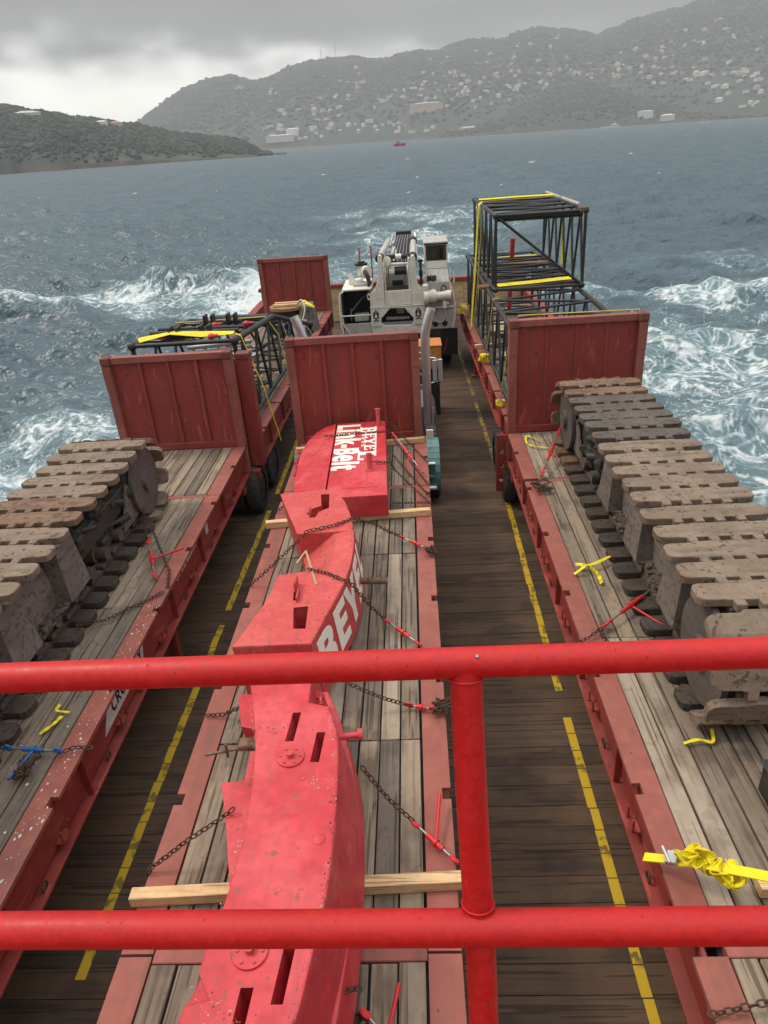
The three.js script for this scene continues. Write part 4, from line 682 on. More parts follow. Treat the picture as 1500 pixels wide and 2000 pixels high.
{ // C: nearest, standing high on a wider lower slab
  const t = thing('counterweight', 'long curved red counterweight with slots and round bosses, nearest of the three', 'counterweight', [0, P, -3.3]), top = 2.52, k = 0.17;
  const outer = spline([[0.23, -4.5], [0.335, -4.16], [0.375, -3.7], [0.39, -3.15], [0.375, -2.74], [0.335, -2.45], [0.285, -2.1], [0.17, -1.72], [0.0, -1.4]], 30);
  const inner = spline([[-0.75, -1.4], [-0.52, -1.8], [-0.36, -2.08]], 6).concat([[-0.34, -2.19], [-0.22, -2.22], [-0.31, -2.36]], spline([[-0.305, -2.5], [-0.255, -2.8], [-0.235, -3.25], [-0.26, -3.7], [-0.335, -4.2], [-0.48, -4.75], [-0.56, -5.05]], 16));
  const slots = [rect(-0.075, 0.025, -4.45, -4.10, -0.02), rect(0.15, 0.25, -4.22, -3.88, -0.02), rect(0.15, 0.25, -2.52, -2.17, -0.03), rect(-0.06, 0.045, -2.29, -1.95, -0.02)];
  part('upper_body', [lean(flat([...inner, [0.035, -5.05], [0.06, -4.56], ...outer], 1.98, top, 0.016, slots), top, k)], M.weights, t);
  const low = [...spline([[0.24, -4.9], [0.40, -4.3], [0.46, -3.7], [0.475, -3.15], [0.46, -2.6], [0.37, -2.0], [0.1, -1.35]], 24), [-0.85, -1.35], [-0.62, -2.0], [-0.46, -2.6], [-0.40, -3.2], [-0.54, -3.7], [-0.69, -4.18], [-0.50, -4.20], [-0.52, -4.78], [-0.66, -4.82], [-0.78, -5.25], [0.1, -5.25]];
  part('lower_slab', [lean(flat(low, 1.70, 2.02, 0.014), 2.02, k)], M.weights, t);
  for (const [x, z] of [[-0.01, -3.95], [-0.03, -2.47]]) {
    const b = part('boss_plate', [rod([x, top, z], [x, top + 0.014, z], 0.105, 32)], M.weights, t);
    part('boss_nut', [rod([x, top + 0.0145, z], [x, top + 0.05, z], 0.028, 8)], M.weightsRough, b); const h = []; for (let i = 0; i < 6; i++) h.push(rod([x + 0.075 * Math.cos(i * 1.047), top + 0.0145, z + 0.075 * Math.sin(i * 1.047)], [x + 0.075 * Math.cos(i * 1.047), top + 0.022, z + 0.075 * Math.sin(i * 1.047)], 0.010, 6)); part('bolt_heads', h, M.weightsRough, b, { stuff: true });
  }
  part('domed_plug', [new THREE.SphereGeometry(0.05, 18, 8, 0, 6.3, 0, 1.5).scale(1, 0.35, 1).translate(0.29, top - 0.004, -3.22)], M.weights, t);
  part('pin_bracket', [box(-0.50, -0.27, 2.33, 2.39, -4.31, -4.20, 0.01), rod([-0.78, 2.30, -4.21], [-0.46, 2.34, -4.24], 0.013), rod([-0.60, 2.26, -4.22], [-0.60, 2.39, -4.23], 0.012)], M.shoeRust, t);
  part('side_pin', [rod([0.28, 2.36, -4.30], [0.50, 2.36, -4.33], 0.028), rod([0.47, 2.36, -4.33], [0.51, 2.36, -4.335], 0.05)], M.weights, t);
}
// worn edges: flecks of bare primer and rust along the rims of the weights
function chips(t, outline, y, n, seed, mat, spread = 0.03, size = 0.012) {
  const r = rng(seed), g = [], len = [0]; for (let i = 1; i < outline.length; i++) len.push(len[i - 1] + Math.hypot(outline[i][0] - outline[i - 1][0], outline[i][1] - outline[i - 1][1]));
  for (let i = 0; i < n; i++) {
    const s = r() * len[len.length - 1]; if (fbm(s * 3.2, 1, seed, 3) < 0.5) continue; let j = 1; while (len[j] < s) j++; const f = (s - len[j - 1]) / (len[j] - len[j - 1]), x = mixf(outline[j - 1][0], outline[j][0], f), z = mixf(outline[j - 1][1], outline[j][1], f);
    const k = size * (0.14 + 0.62 * r() * r() * r()); g.push(new THREE.SphereGeometry(k, 6, 4).scale(0.7 + r(), 0.18, 0.8 + 1.2 * r()).rotateY(r() * 3).translate(x + (r() - 0.5) * spread - 0.02, y + 0.0005, z + (r() - 0.5) * spread));
  }
  if (g.length) part('paint_chips', g, mat, t, { stuff: true });
}
const weightsBuilt = scene.children.filter((o) => /^counterweight/.test(o.name)), chipTan = plain(0.46, 0.30, 0.17, 0.8), chipDark = plain(0.13, 0.055, 0.035, 0.85);
{
  const [a, b, c] = weightsBuilt;
  for (const [m, k] of [[chipTan, 0], [chipDark, 1]]) {
    chips(b, [[-0.02, -8.72], [0.11, -8.35], [0.19, -7.95], [0.235, -7.5], [0.235, -7.0], [0.185, -6.55], [0.09, -6.12], [-0.06, -5.53], [-0.83, -5.52]], 2.40, 240, 901 + k, m, 0.05); chips(b, [[-0.8, -8.8], [-0.3, -8.6], [0.0, -8.0]], 2.40, 50, 905 + k, m, 0.5, 0.009); chips(b, [[-0.6, -5.7], [-0.2, -6.2], [0.1, -6.7]], 2.40, 90, 907 + k, m, 0.5, 0.009);
    chips(c, [[0.235, -4.49], [0.335, -4.16], [0.375, -3.7], [0.39, -3.15], [0.375, -2.74], [0.335, -2.45], [0.285, -2.1], [0.17, -1.72]], 2.52, 260, 911 + k, m, 0.045); chips(c, [[-0.30, -2.5], [-0.245, -2.8], [-0.225, -3.25], [-0.25, -3.7], [-0.325, -4.2], [-0.47, -4.75]], 2.52, 200, 913 + k, m, 0.03); chips(c, [[0.16, -3.76], [0.32, -3.70]], 2.52, 50, 915 + k, m, 0.16); chips(c, [[-0.30, -4.3], [-0.1, -4.25]], 2.52, 60, 917 + k, m, 0.12); chips(c, [[-0.25, -2.2], [0.1, -2.0]], 2.52, 70, 919 + k, m, 0.2);
    chips(a, [[-0.50, -11.8], [-0.52, -11.0], [-0.50, -10.2]], 2.005, 70, 921 + k, m, 0.05); chips(a, [[0.5, -12.2], [0.5, -11.2], [0.5, -10.2]], 2.05, 60, 923 + k, m, 0.12);
  }
}
// timbers
const beam4 = (p, q, label, s = 0.10) => { const a = v3(p), b = v3(q), c = a.clone().add(b).multiplyScalar(0.5), o = part('timber_beam', [bar(a, b, s, s)], M.pine, null, { grain: 'x', ox: rr(0, 5), oy: rr(0, 5) }); o.geometry.translate(-c.x, -c.y + s / 2, -c.z); o.position.set(c.x, c.y - s / 2, c.z); tag(o, label, 'timber'); return o; };
beam4([-1.30, P + 0.052, -9.44], [1.20, P + 0.052, -9.64], 'pale timber beam under the near edge of the flat lettered counterweight');
beam4([-1.24, P + 0.052, -12.38], [1.17, P + 0.052, -12.62], 'pale timber beam under the flat counterweight closest to the end wall');
beam4([-1.27, P + 0.052, -3.42], [1.27, P + 0.052, -3.52], 'pale timber beam under the nearest slotted counterweight');
beam4([3.40, P + 0.052, -3.42], [5.1, P + 0.052, -3.46], 'pale timber beam on the bare planks of the right flatrack at the frame edge');
beam4([2.70, P + 0.05, -19.3], [5.0, P + 0.05, -19.3], 'short pale timber under the black boom on the far right flatrack');
beam4([2.74, P + 0.05, -14.55], [5.0, P + 0.05, -14.55], 'weathered timber under the boom just behind the right end wall');

// ------------------------------------------------------------------ chains and load binders
const linkG = new THREE.TorusGeometry(0.0205, 0.0062, 5, 10).scale(1.45, 1, 1);
function chainGeo(pts, sag = 0) {
  const P0 = pts.map(v3), path = []; for (let i = 0; i + 1 < P0.length; i++) { const d = P0[i].distanceTo(P0[i + 1]), n = Math.max(2, Math.round(d / 0.05)); for (let j = 0; j < n; j++) { const q = P0[i].clone().lerp(P0[i + 1], j / n); q.y -= sag * d * Math.sin(Math.PI * j / n); path.push(q); } } path.push(P0[P0.length - 1]);
  return path.slice(0, -1).map((p, i) => { const q = path[i + 1], d = q.clone().sub(p).normalize(), s = new THREE.Vector3().crossVectors(d, V(0.1, 1, 0.05)).normalize(), u = new THREE.Vector3().crossVectors(s, d); const a = (i % 2) * Math.PI / 2 + (rand() - 0.5) * 0.5, s2 = s.clone().multiplyScalar(Math.cos(a)).addScaledVector(u, Math.sin(a)), u2 = new THREE.Vector3().crossVectors(d, s2); return linkG.clone().applyMatrix4(new THREE.Matrix4().makeBasis(d, s2, u2).setPosition(p.clone().add(q).multiplyScalar(0.5))); });
}
function chain(pts, label, sag = 0.012) { const t = thing('chain', label, 'chain', pts[0]); part('chain_links', chainGeo(pts, sag), M.chain, t, { stuff: true }); return t; }
function heap(x, y, z, s, label) { const t = thing('chain_heap', label, 'chain', [x, y, z]), pts = []; for (let i = 0; i < 16; i++) pts.push([x + (rand() - 0.5) * s, y + 0.02 + 0.10 * rand() * (1 - i / 22), z + (rand() - 0.5) * s]); part('chain_links', chainGeo(pts, 0), M.chain, t, { stuff: true }); return t; }
function binder(p, q, h, label, mat = M.binder) {
  p = v3(p); q = v3(q); const t = thing('load_binder', label, 'load binder', [p.x, p.y, p.z]), at = (f) => p.clone().lerp(q, f), d = q.clone().sub(p).normalize();
  part('barrel', [rod(at(0.34), at(0.68), 0.024, 12), rod(at(0.50), at(0.55), 0.036, 12)], mat, t);
  part('screw_rod', [rod(at(0.16), at(0.35), 0.012, 8), rod(at(0.67), at(0.86), 0.012, 8)], M.steelRod, t);
  for (const f of [[0.0, 0.18], [0.83, 1.0]]) part('grab_hook', [rod(at(f[0]), at(f[1]), 0.017, 8), aim(new THREE.TorusGeometry(0.032, 0.013, 6, 14, 4.4), at(f[0]), at(f[1])), aim(new THREE.TorusGeometry(0.026, 0.010, 6, 14), at(f[0] + 0.04), at(f[1] - 0.02))], mat, t);
  if (h) part('ratchet_handle', [rod(at(0.53), at(0.53).add(v3(h)), 0.013, 8, 0.016)], mat, t); return t;
}
const F = P + 0.03;
chain([[-1.235, 1.50, -7.78], [-1.215, F, -7.80], [-0.36, 2.43, -7.745], [-0.02, 2.43, -7.88], [0.19, 2.42, -8.06], [0.40, 2.16, -8.4], [0.74, F + 0.06, -8.84]], 'rusty chain slung over the far wing of the middle counterweight');
binder([0.74, F + 0.06, -8.84], [1.17, F + 0.03, -8.46], null, 'red binder on the far chain of the middle counterweight, at the right rail');
heap(1.16, F, -8.42, 0.16, 'small heap of rusty chain at the right rail beside the middle counterweight');
chain([[-0.25, 2.42, -6.86], [0.0, 2.42, -6.74], [0.14, 2.425, -6.62], [0.24, 2.38, -6.62], [0.42, 1.95, -6.78], [0.58, F + 0.05, -6.86]], 'rusty chain lying over the near wing of the middle counterweight');
binder([0.58, F + 0.05, -6.86], [1.0, F + 0.02, -6.38], null, 'red binder at the end of the chain on the middle counterweight near wing');
chain([[-1.2, F, -5.40], [-1.0, F + 0.02, -5.38], [-0.55, 2.0, -5.25]], 'rusty chain hooked on the left rail between the two curved counterweights');
chain([[0.26, 1.98, -5.42], [0.6, F + 0.12, -5.44], [0.86, F + 0.02, -5.43]], 'rusty chain crossing the planks right of the gap between the curved counterweights');
binder([0.84, F + 0.02, -5.44], [1.12, F + 0.02, -5.36], null, 'red binder beside the railing post on the middle flatrack');
heap(1.19, F, -5.38, 0.22, 'heap of rusty chain on the right rail beside the railing post');
binder([0.10, 2.35, -4.86], [0.13, 2.28, -4.62], null, 'red binder lying in the notch of the nearest counterweight');
chain([[-0.50, 2.08, -3.86], [-0.9, 1.86, -3.74], [-1.21, F + 0.02, -3.66], [-1.235, 1.5, -3.64]], 'rusty chain from the left rail to the nearest counterweight');
chain([[0.48, 2.05, -4.28], [0.7, 1.83, -4.13], [0.9, F + 0.06, -4.02]], 'rusty chain on the right side of the nearest counterweight');
binder([0.88, F + 0.06, -4.03], [1.24, F + 0.02, -3.66], [0.05, 0.06, -0.42], 'red binder with raised handle beside the railing post near the front timber');
chain([[0.56, F + 0.25, -2.62], [0.30, 2.1, -2.48]], 'short rusty chain at the bottom edge beside the nearest counterweight'); heap(0.52, F, -2.5, 0.14, 'heap of rusty chain at the foot of the nearest counterweight');
binder([0.55, F + 0.10, -2.58], [0.86, F + 0.02, -2.28], [0.08, 0.10, -0.28], 'red binder at the bottom edge of the picture by the nearest counterweight');
chain([[-0.62, 2.075, -11.95], [-0.2, 2.075, -12.02], [0.55, 2.078, -12.06], [0.62, 1.95, -12.0], [1.2, F + 0.02, -10.6]], 'rusty chain running across the white letters of the flat counterweight');
chain([[0.32, 2.10, -10.62], [0.60, 2.075, -10.62], [0.66, 1.95, -10.6], [1.22, F + 0.02, -9.9]], 'rusty chain from the near lifting pin of the flat counterweight');
chain([[0.44, 2.2, -12.44], [0.6, 2.06, -12.4], [1.22, F + 0.02, -11.5]], 'rusty chain from the far lifting pin of the flat counterweight');
chain([[0.62, F + 0.02, -9.98], [1.22, F + 0.03, -9.92]], 'rusty chain lying straight over the planks beside the flat counterweight', 0);
chain([[0.60, 1.95, -11.3], [1.21, F, -10.2]], 'rusty chain slanting down right of the flat counterweight');
binder([0.60, 2.02, -12.1], [1.12, F + 0.06, -11.0], [0.02, -0.10, 0.75], 'red binder with long handle right of the flat counterweight');
binder([-1.16, F + 0.10, -12.2], [-1.12, F - 0.02, -11.3], [0.05, 0.05, 0.3], 'red binder at the left rail beside the flat counterweight');
chain([[-1.2, F, -9.9], [-0.86, 1.9, -10.0]], 'rusty chain at the left rail beside the flat counterweight');
// left trailer
chain([[-3.28, 2.0, -9.86], [-3.0, F + 0.12, -9.05], [-2.96, F + 0.10, -9.0]], 'rusty chain hanging from the idler wheel of the left crawler track');
binder([-2.96, F + 0.10, -9.0], [-2.55, F + 0.03, -8.0], [0.42, 0.06, -0.18], 'red binder with raised handle on the left flatrack');
chain([[-2.95, F + 0.15, -9.2], [-2.42, F + 0.02, -8.2], [-2.34, F, -7.85], [-2.33, 1.45, -7.78]], 'rusty chain over the rail of the left flatrack beside the red binder');
chain([[-2.36, F, -7.72], [-2.6, F, -7.45], [-2.9, F + 0.02, -7.1], [-3.15, F + 0.10, -6.9]], 'rusty chain lying slack across the planks of the left flatrack', 0);
binder([-3.10, F + 0.05, -4.98], [-2.47, F + 0.03, -4.93], [-0.06, 0.02, 0.38], 'blue binder with lowered handle on the left flatrack', M.blueBinder);
chain([[-2.47, F + 0.03, -4.93], [-2.36, F + 0.04, -4.97], [-2.22, F, -5.0]], 'rusty chain from the blue binder to the rail'); heap(-2.72, F, -4.72, 0.26, 'heap of rusty chain beside the blue binder');
// right trailer
binder([3.62, F + 0.32, -12.1], [3.04, F + 0.05, -10.65], [0.02, 0.05, 0.3], 'red binder from the right crawler track to the rail, the farther one');
heap(3.0, F, -10.3, 0.34, 'rusty heap of chain on the right flatrack rail');
binder([3.92, F + 0.12, -7.32], [3.03, F + 0.04, -6.56], [0.26, -0.03, 0.36], 'red binder with lowered handle beside the right crawler track');
chain([[3.03, F + 0.04, -6.56], [2.86, F + 0.02, -6.42], [2.73, F, -6.36], [2.72, 1.35, -6.3]], 'rusty chain from the red binder over the right flatrack rail');
chain([[3.03, F + 0.02, -6.58], [3.05, F - 0.01, -6.3]], 'loose end of rusty chain by the red binder on the right flatrack', 0);
chain([[2.74, F, -2.58], [3.1, F + 0.06, -2.62], [3.6, F + 0.2, -2.72]], 'rusty chain at the bottom right corner over the right flatrack rail');

// ------------------------------------------------------------------ lattice boom sections
function lattice(label, corners, bays, rc, rl, opt = {}) {   // corners(t) -> the four corners [bottom left, bottom right, top right, top left]
  const c0 = corners(0), t = thing('lattice_boom', label, 'crane boom section', [(c0[0].x + c0[1].x) / 2, c0[0].y, c0[0].z]);
  for (let k = 0; k < 4; k++) { const a = opt.kink ? [0, opt.kink, 1] : [0, 1]; for (let i = 0; i + 1 < a.length; i++) part('chord', [rod(corners(a[i])[k], corners(a[i + 1])[k], rc, 12)], M.lattice, t); }
  for (let f = 0; f < 4; f++) {
    if (opt.skip?.includes(f)) continue;
    for (let i = 0; i < bays; i++) { const A = corners(i / bays), Bm = corners((i + 0.5) / bays), E = corners((i + 1) / bays), g = (f + 1) % 4; part('lacing', [rod(A[f], Bm[g], rl, 8)], M.lattice, t); part('lacing', [rod(Bm[g], E[f], rl, 8)], M.lattice, t); }
  }
  for (const e of [0, 1]) { const c = corners(e); for (let k = 0; k < 4; k++) part('end_strut', [rod(c[k], c[(k + 1) % 4], rl * 1.25, 10)], M.lattice, t); for (let k = 0; k < 4; k++) part('pin_lug', [new THREE.SphereGeometry(rc * 1.5, 12, 8).translate(c[k].x, c[k].y, c[k].z)], M.lattice, t); }
  if (opt.brace) part('end_brace', [rod(corners(0)[3], corners(0)[1], rl * 1.1, 10)], M.lattice, t);
  return t;
}
const boxAt = (x0, x1, y0, y1, z) => [V(x0, y0, z), V(x1, y0, z), V(x1, y1, z), V(x0, y1, z)];
{
  const low = lattice('long black lattice boom section lying on the far right flatrack, lower one of the stack', (t) => boxAt(mixf(2.98, 2.92, t), mixf(5.08, 5.0, t), 1.76, mixf(3.30, 3.34, t), mixf(-13.55, -24.2, t)), 8, 0.056, 0.029);
  part('red_strut', [rod([4.05, 1.8, -22.6], [4.10, 4.0, -22.4], 0.07)], M.redPaint, low, { label: 'red painted strut inside the boom' });
  const up = lattice('black lattice boom section stacked on top, with yellow straps over it', (t) => boxAt(mixf(3.06, 3.0, t), mixf(5.10, 5.04, t), 3.42, mixf(5.06, 5.10, t), mixf(-17.6, -22.6, t)), 5, 0.050, 0.030, { brace: true });
  part('cross_tube', [rod([3.05, 5.0, -17.75], [5.05, 5.0, -17.75], 0.085, 16)], M.lattice, up); part('cross_tube', [rod([3.05, 5.05, -20.4], [5.05, 5.05, -20.4], 0.05, 12)], M.lattice, up);
  part('rusty_sheave_block', [box(4.94, 5.15, 5.02, 5.15, -17.72, -17.54, 0.03)], M.shoeRust, up, { label: 'rusty block at the top right corner of the boom' });
  part('pale_chord_end', [rod([5.08, 5.14, -18.2], [5.05, 5.17, -22.5], 0.045)], M.zinc, up);
  const pole = (x0, x1, z, y, label) => { const o = part('wooden_pole', [rod([x0, y, z], [x1, y, z - 0.06], 0.055, 12)], M.reelWood, null, { grain: 'x' }); o.geometry.translate(-(x0 + x1) / 2, -y, -z); o.position.set((x0 + x1) / 2, y, z); tag(o, label, 'pole'); };
  pole(2.74, 5.2, -18.35, 3.372, 'wooden pole between the stacked booms, its end sticking out at the left'); pole(2.9, 5.2, -21.6, 3.372, 'wooden pole between the stacked booms at their far end');
  for (const [x0, x1, z0, z1, y, lab] of [[3.3, 4.5, -17.0, -18.3, 1.72, 'sheet of plywood lying inside the lower boom'], [3.3, 4.6, -20.3, -21.8, 1.72, 'farther sheet of plywood lying inside the lower boom']]) { const o = part('plywood_sheet', [box(x0, x1, y, y + 0.02, z1, z0, 0.003)], M.ply, null, { grain: 'x' }); tag(o, lab, 'plywood'); }
}
{
  const cr = (t) => { const z = mixf(-13.7, -21.8, t), h = t < 0.42 ? 0 : (t - 0.42) / 0.58, xr = mixf(-2.42, -2.08, t), xl = mixf(-4.45, -4.0, t); return boxAt(mixf(xl, xr, 0.62 * h), xr, 1.76, mixf(mixf(3.48, 3.22, Math.min(t / 0.42, 1)), 1.98, h), z); };
  const t = lattice('black lattice boom section tapering away on the far left flatrack', cr, 7, 0.062, 0.034, { kink: 0.42 });
  for (const [x, z, y] of [[-4.0, -14.1, 3.5], [-2.9, -13.85, 3.5], [-3.2, -15.3, 3.42], [-2.5, -15.25, 3.42]]) part('red_pin_end', [new THREE.SphereGeometry(0.068, 12, 8).scale(1, 0.9, 1.1).translate(x, y + 0.05, z), rod([x, y + 0.05, z], [x + 0.13, y + 0.05, z - 0.03], 0.04)], M.binder, t, { label: 'red painted pin end on top of the boom' });
  for (const [x, z, y] of [[-3.72, -14.2, 3.45], [-3.1, -14.25, 3.45], [-3.35, -15.5, 3.4], [-2.85, -15.5, 3.4]]) part('bracket', [box(x - 0.11, x - 0.05, y, y + 0.26, z - 0.12, z + 0.12, 0.01), box(x + 0.05, x + 0.11, y, y + 0.26, z - 0.12, z + 0.12, 0.01), rod([x - 0.2, y + 0.08, z], [x + 0.2, y + 0.08, z], 0.05)], M.lattice, t);
  part('pendant_bar', [rod([-4.3, 3.55, -14.4], [-2.5, 3.5, -14.5], 0.05), rod([-4.3, 3.52, -14.9], [-2.5, 3.46, -15.0], 0.04)], M.lattice, t); part('sheave_tube', [rod([-4.6, 2.62, -20.2], [-3.0, 2.58, -20.2], 0.11, 16)], M.lattice, t);
  // spare links and rods stacked inside, seen through the lacing
  const r = rng(801), bits = []; for (let i = 0; i < 26; i++) { const z = -14 - 3 * r(), y = 1.8 + 1.1 * r(); bits.push(rod([-4.1, y, z], [-2.65, y + 0.05, z - 0.1], 0.03 + 0.03 * r(), 8)); } part('stowed_pendants', bits, M.steel, t, { stuff: true });
}
// reel with timber bands on the far left flatrack
{
  const t = thing('cable_reel', 'wooden banded reel of rope strapped down in front of the far end wall', 'cable reel', [-2.85, P, -23]);
  part('grating_base', [box(-3.45, -2.35, P, P + 0.30, -23.5, -22.4, 0.02)], M.lattice, t); part('drum', [rod([-2.95, P + 0.3, -23], [-2.95, P + 0.62, -23], 0.42, 24)], M.black, t);
  for (const [y, r] of [[P + 0.34, 0.56], [P + 0.66, 0.54]]) part('flange', [rod([-2.95, y, -23], [-2.95, y + 0.09, -23], r, 24)], M.reelWood, t);
  for (const z of [-23.2, -22.85]) part('top_batten', [box(-3.35, -2.55, P + 0.76, P + 0.83, z - 0.06, z + 0.06)], M.pine, t, { grain: 'x' });
  part('rope_end', [tube([[-2.6, P + 0.8, -22.8], [-2.4, P + 0.95, -22.7], [-2.3, P + 0.7, -22.5], [-2.42, P + 0.3, -22.35]], 0.025)], M.ropePale, t);
  const s = thing('strap_pile', 'yellow strap bundled on a grey block right of the wooden reel', 'strap', [-2.25, P, -23]); part('webbing', [ribbon(new THREE.CatmullRomCurve3([[-2.5, P + 0.80, -22.85], [-2.35, P + 0.92, -22.75], [-2.18, P + 0.84, -22.68], [-2.02, P + 0.74, -22.62], [-2.12, P + 0.80, -22.55], [-2.28, P + 0.86, -22.6], [-2.42, P + 0.6, -22.5], [-2.45, P + 0.1, -22.45]].map(v3)).getPoints(40), 0.07, [0.1, 0.4, -1], 0.008)], M.yellow, s);
  part('grey_block', [hull([-2.6, P, -23.4], [-2.0, P, -23.4], [-2.6, P, -22.6], [-1.95, P, -22.6], [-2.5, P + 0.8, -23.2], [-2.1, P + 0.8, -23.2], [-2.5, P + 0.74, -22.75], [-2.1, P + 0.70, -22.75])], M.frame, s);
  const w = thing('deck_board', 'pale weathered board leaning behind the tapering boom', 'board', [-1.9, P, -20.5]); part('board', [hull([-2.25, P, -19.6], [-1.95, P, -19.6], [-2.7, P + 0.05, -22], [-2.2, P + 0.05, -22], [-2.25, P + 0.08, -19.6], [-1.95, P + 0.08, -19.6], [-2.7, P + 0.5, -22], [-2.2, P + 0.5, -22])], M.plank[0], w);
}

// ------------------------------------------------------------------ straps and ropes
const strap = (pts, w, side, label, mat = M.yellow) => { const o = thing('ratchet_strap', label, 'strap', pts[0]); part('webbing', [ribbon(pts, w, side)], mat, o); return o; };
const cord = (pts, r, label, mat = M.rope, name = 'lashing_rope') => { const o = thing(name, label, 'rope', pts[0]); const gs = []; for (let i = 0; i + 1 < pts.length; i++) gs.push(rod(pts[i], pts[i + 1], r, 6)); part('rope', gs, mat, o); return o; };
function knot(x, y, z, s, label, n = 9) { const t = thing('strap_bundle', label, 'strap', [x, y, z]), pts = []; for (let i = 0; i < n; i++) pts.push([x + (rand() - 0.5) * s, y + 0.02 + rand() * s * 0.9, z + (rand() - 0.5) * s]); part('webbing', [ribbon(new THREE.CatmullRomCurve3(pts.map(v3)).getPoints(n * 7), 0.05, (i) => [Math.sin(i * 0.35), 0.6, Math.cos(i * 0.27)], 0.008)], M.yellow, t); return t; }
const quarter = (k) => (k < 1 ? [0, 0, 1] : [0, 0, 1]);
strap([[5.14, 3.5, -20.3], [5.13, 5.12, -20.3], [5.05, 5.20, -20.32], [4.0, 5.19, -20.6], [3.0, 5.20, -20.3], [2.91, 5.12, -20.3], [2.86, 3.4, -20.9], [2.80, 1.66, -21.7]], 0.12, [-0.25, -0.05, -1], 'broad yellow strap over the upper boom and down its left side');
strap([[5.0, 5.19, -21.2], [4.0, 5.185, -21.4], [3.0, 5.19, -21.2]], 0.12, [0, 0.2, -1], 'second yellow strap across the top of the upper boom, farther back');
strap([[5.02, 3.50, -18.2], [4.1, 3.49, -18.0], [3.12, 3.50, -17.75]], 0.14, [0, 0.35, -1], 'yellow strap lying across the bottom of the upper boom at its near end');
strap([[4.9, 3.40, -22.9], [3.1, 3.40, -22.8]], 0.16, [0, 0.3, -1], 'yellow strap across the lower boom near its far end');
strap([[5.12, 3.38, -16.4], [5.13, 1.7, -16.6]], 0.06, [0, 0, 1], 'yellow strap down the right side of the lower boom');
cord([[5.12, 3.74, -13.14], [2.98, 3.755, -13.14], [2.90, 3.45, -13.5], [2.80, 1.72, -14.3]], 0.012, 'thin yellow rope along the top of the right end wall and down the left');
cord([[3.02, 3.42, -16.6], [2.90, 3.40, -16.6], [2.83, 1.66, -17.7]], 0.013, 'thin yellow rope down the left side of the lower boom to the bundle');
cord([[2.95, 5.1, -19.6], [2.88, 3.3, -20.2], [2.82, 1.66, -21.2]], 0.013, 'thin yellow rope beside the broad strap on the upper boom');
cord([[5.12, 5.1, -18.9], [5.13, 3.4, -19.4], [5.14, 1.7, -19.8]], 0.012, 'thin rope hanging down the right side of the booms');
knot(2.74, P + 0.0, -23.4, 0.42, 'large yellow strap bundle farthest along the right rail', 14); knot(2.80, P, -17.75, 0.26, 'yellow strap bundle in the middle of the far right rail', 16); knot(2.83, P, -14.35, 0.15, 'small yellow strap bundle just behind the right end wall');
strap([[-4.42, 3.52, -14.0], [-3.75, 3.62, -14.05], [-3.1, 3.585, -13.95], [-2.45, 3.59, -13.9]], 0.14, (i) => [0, [0.7, 0.2, 0.8, 0.2][i], -1], 'broad yellow strap across the top of the left boom');
strap([[-2.44, 3.575, -13.9], [-2.34, 3.52, -13.95], [-2.10, 2.3, -14.3], [-1.97, 1.0, -14.65]], 0.055, [0, 0, 1], 'narrow yellow strap down the right side of the left boom to the trailer frame');
cord([[-4.4, 3.34, -16.4], [-2.33, 3.34, -16.5], [-2.1, 2.9, -16.6], [-1.95, 1.5, -16.8]], 0.014, 'yellow rope over the left boom, second from the wall');
for (const [z, y, x, k] of [[-18.0, 2.95, -2.26, 'nearest'], [-19.0, 2.66, -2.21, 'second'], [-20.1, 2.36, -2.16, 'third'], [-21.0, 2.12, -2.12, 'farthest']]) cord([[x - 0.9, y + 0.06, z], [x, y + 0.06, z], [x + 0.30, 1.62, z - 0.05], [x + 0.36, 1.05, z - 0.06]], 0.011, k + ' of the thin cords tied over the tapering end of the left boom', M.ropePale);
{ // near strap at the right edge
  const t = thing('ratchet_strap', 'bright yellow ratchet strap with a bunched tail at the right edge of the picture', 'strap', [2.7, P, -3.6]);
  part('webbing', [ribbon([[2.82, P + 0.15, -3.58], [3.0, P + 0.22, -3.50], [3.3, P + 0.33, -3.33], [3.7, P + 0.49, -3.08], [4.3, P + 0.73, -2.7]], 0.095, [0.15, 0.3, 1], 0.008)], M.yellow, t);
  part('hook', [ribbon([[2.66, P + 0.06, -3.68], [2.74, P + 0.11, -3.63], [2.84, P + 0.16, -3.575]], 0.075, [0.2, 0.3, 1], 0.012)], M.yellow, t);
  part('ratchet_buckle', [bar([2.79, P + 0.16, -3.60], [2.86, P + 0.19, -3.56], 0.11, 0.045), rod([2.78, P + 0.19, -3.67], [2.79, P + 0.19, -3.53], 0.014, 8)], M.zinc, t);
  const pts = []; const r = rng(821); for (let i = 0; i < 26; i++) pts.push([2.87 + i * 0.0135 + (r() - 0.5) * 0.13, P + 0.14 + 0.17 * r(), -3.56 + i * 0.007 + (r() - 0.5) * 0.20]);
  part('bunched_tail', [ribbon(new THREE.CatmullRomCurve3(pts.map(v3)).getPoints(150), 0.075, (i) => [Math.sin(i * 0.4), 0.8, Math.cos(i * 0.31)], 0.007)], M.yellow, t);
  strap([[3.08, P + 0.015, -3.22], [3.25, P + 0.03, -3.18], [3.5, P + 0.02, -3.1]], 0.05, [0, 0.2, 1], 'loose end of yellow strap lying on the planks below the bright strap');
}
const loose = (pts, w, label) => { const o = thing('loose_strap', label, 'strap', pts[0]); part('webbing', [ribbon(new THREE.CatmullRomCurve3(pts.map(v3)).getPoints(40), w, (i) => [0.4, 0.25 * Math.sin(i * 0.5), 1], 0.006)], M.yellow, o); };
loose([[3.30, F, -12.3], [3.10, F + 0.02, -12.55], [3.06, F, -12.2], [3.2, F + 0.02, -12.0], [3.42, F, -11.95]], 0.03, 'yellow strap loop at the foot of the right end wall');
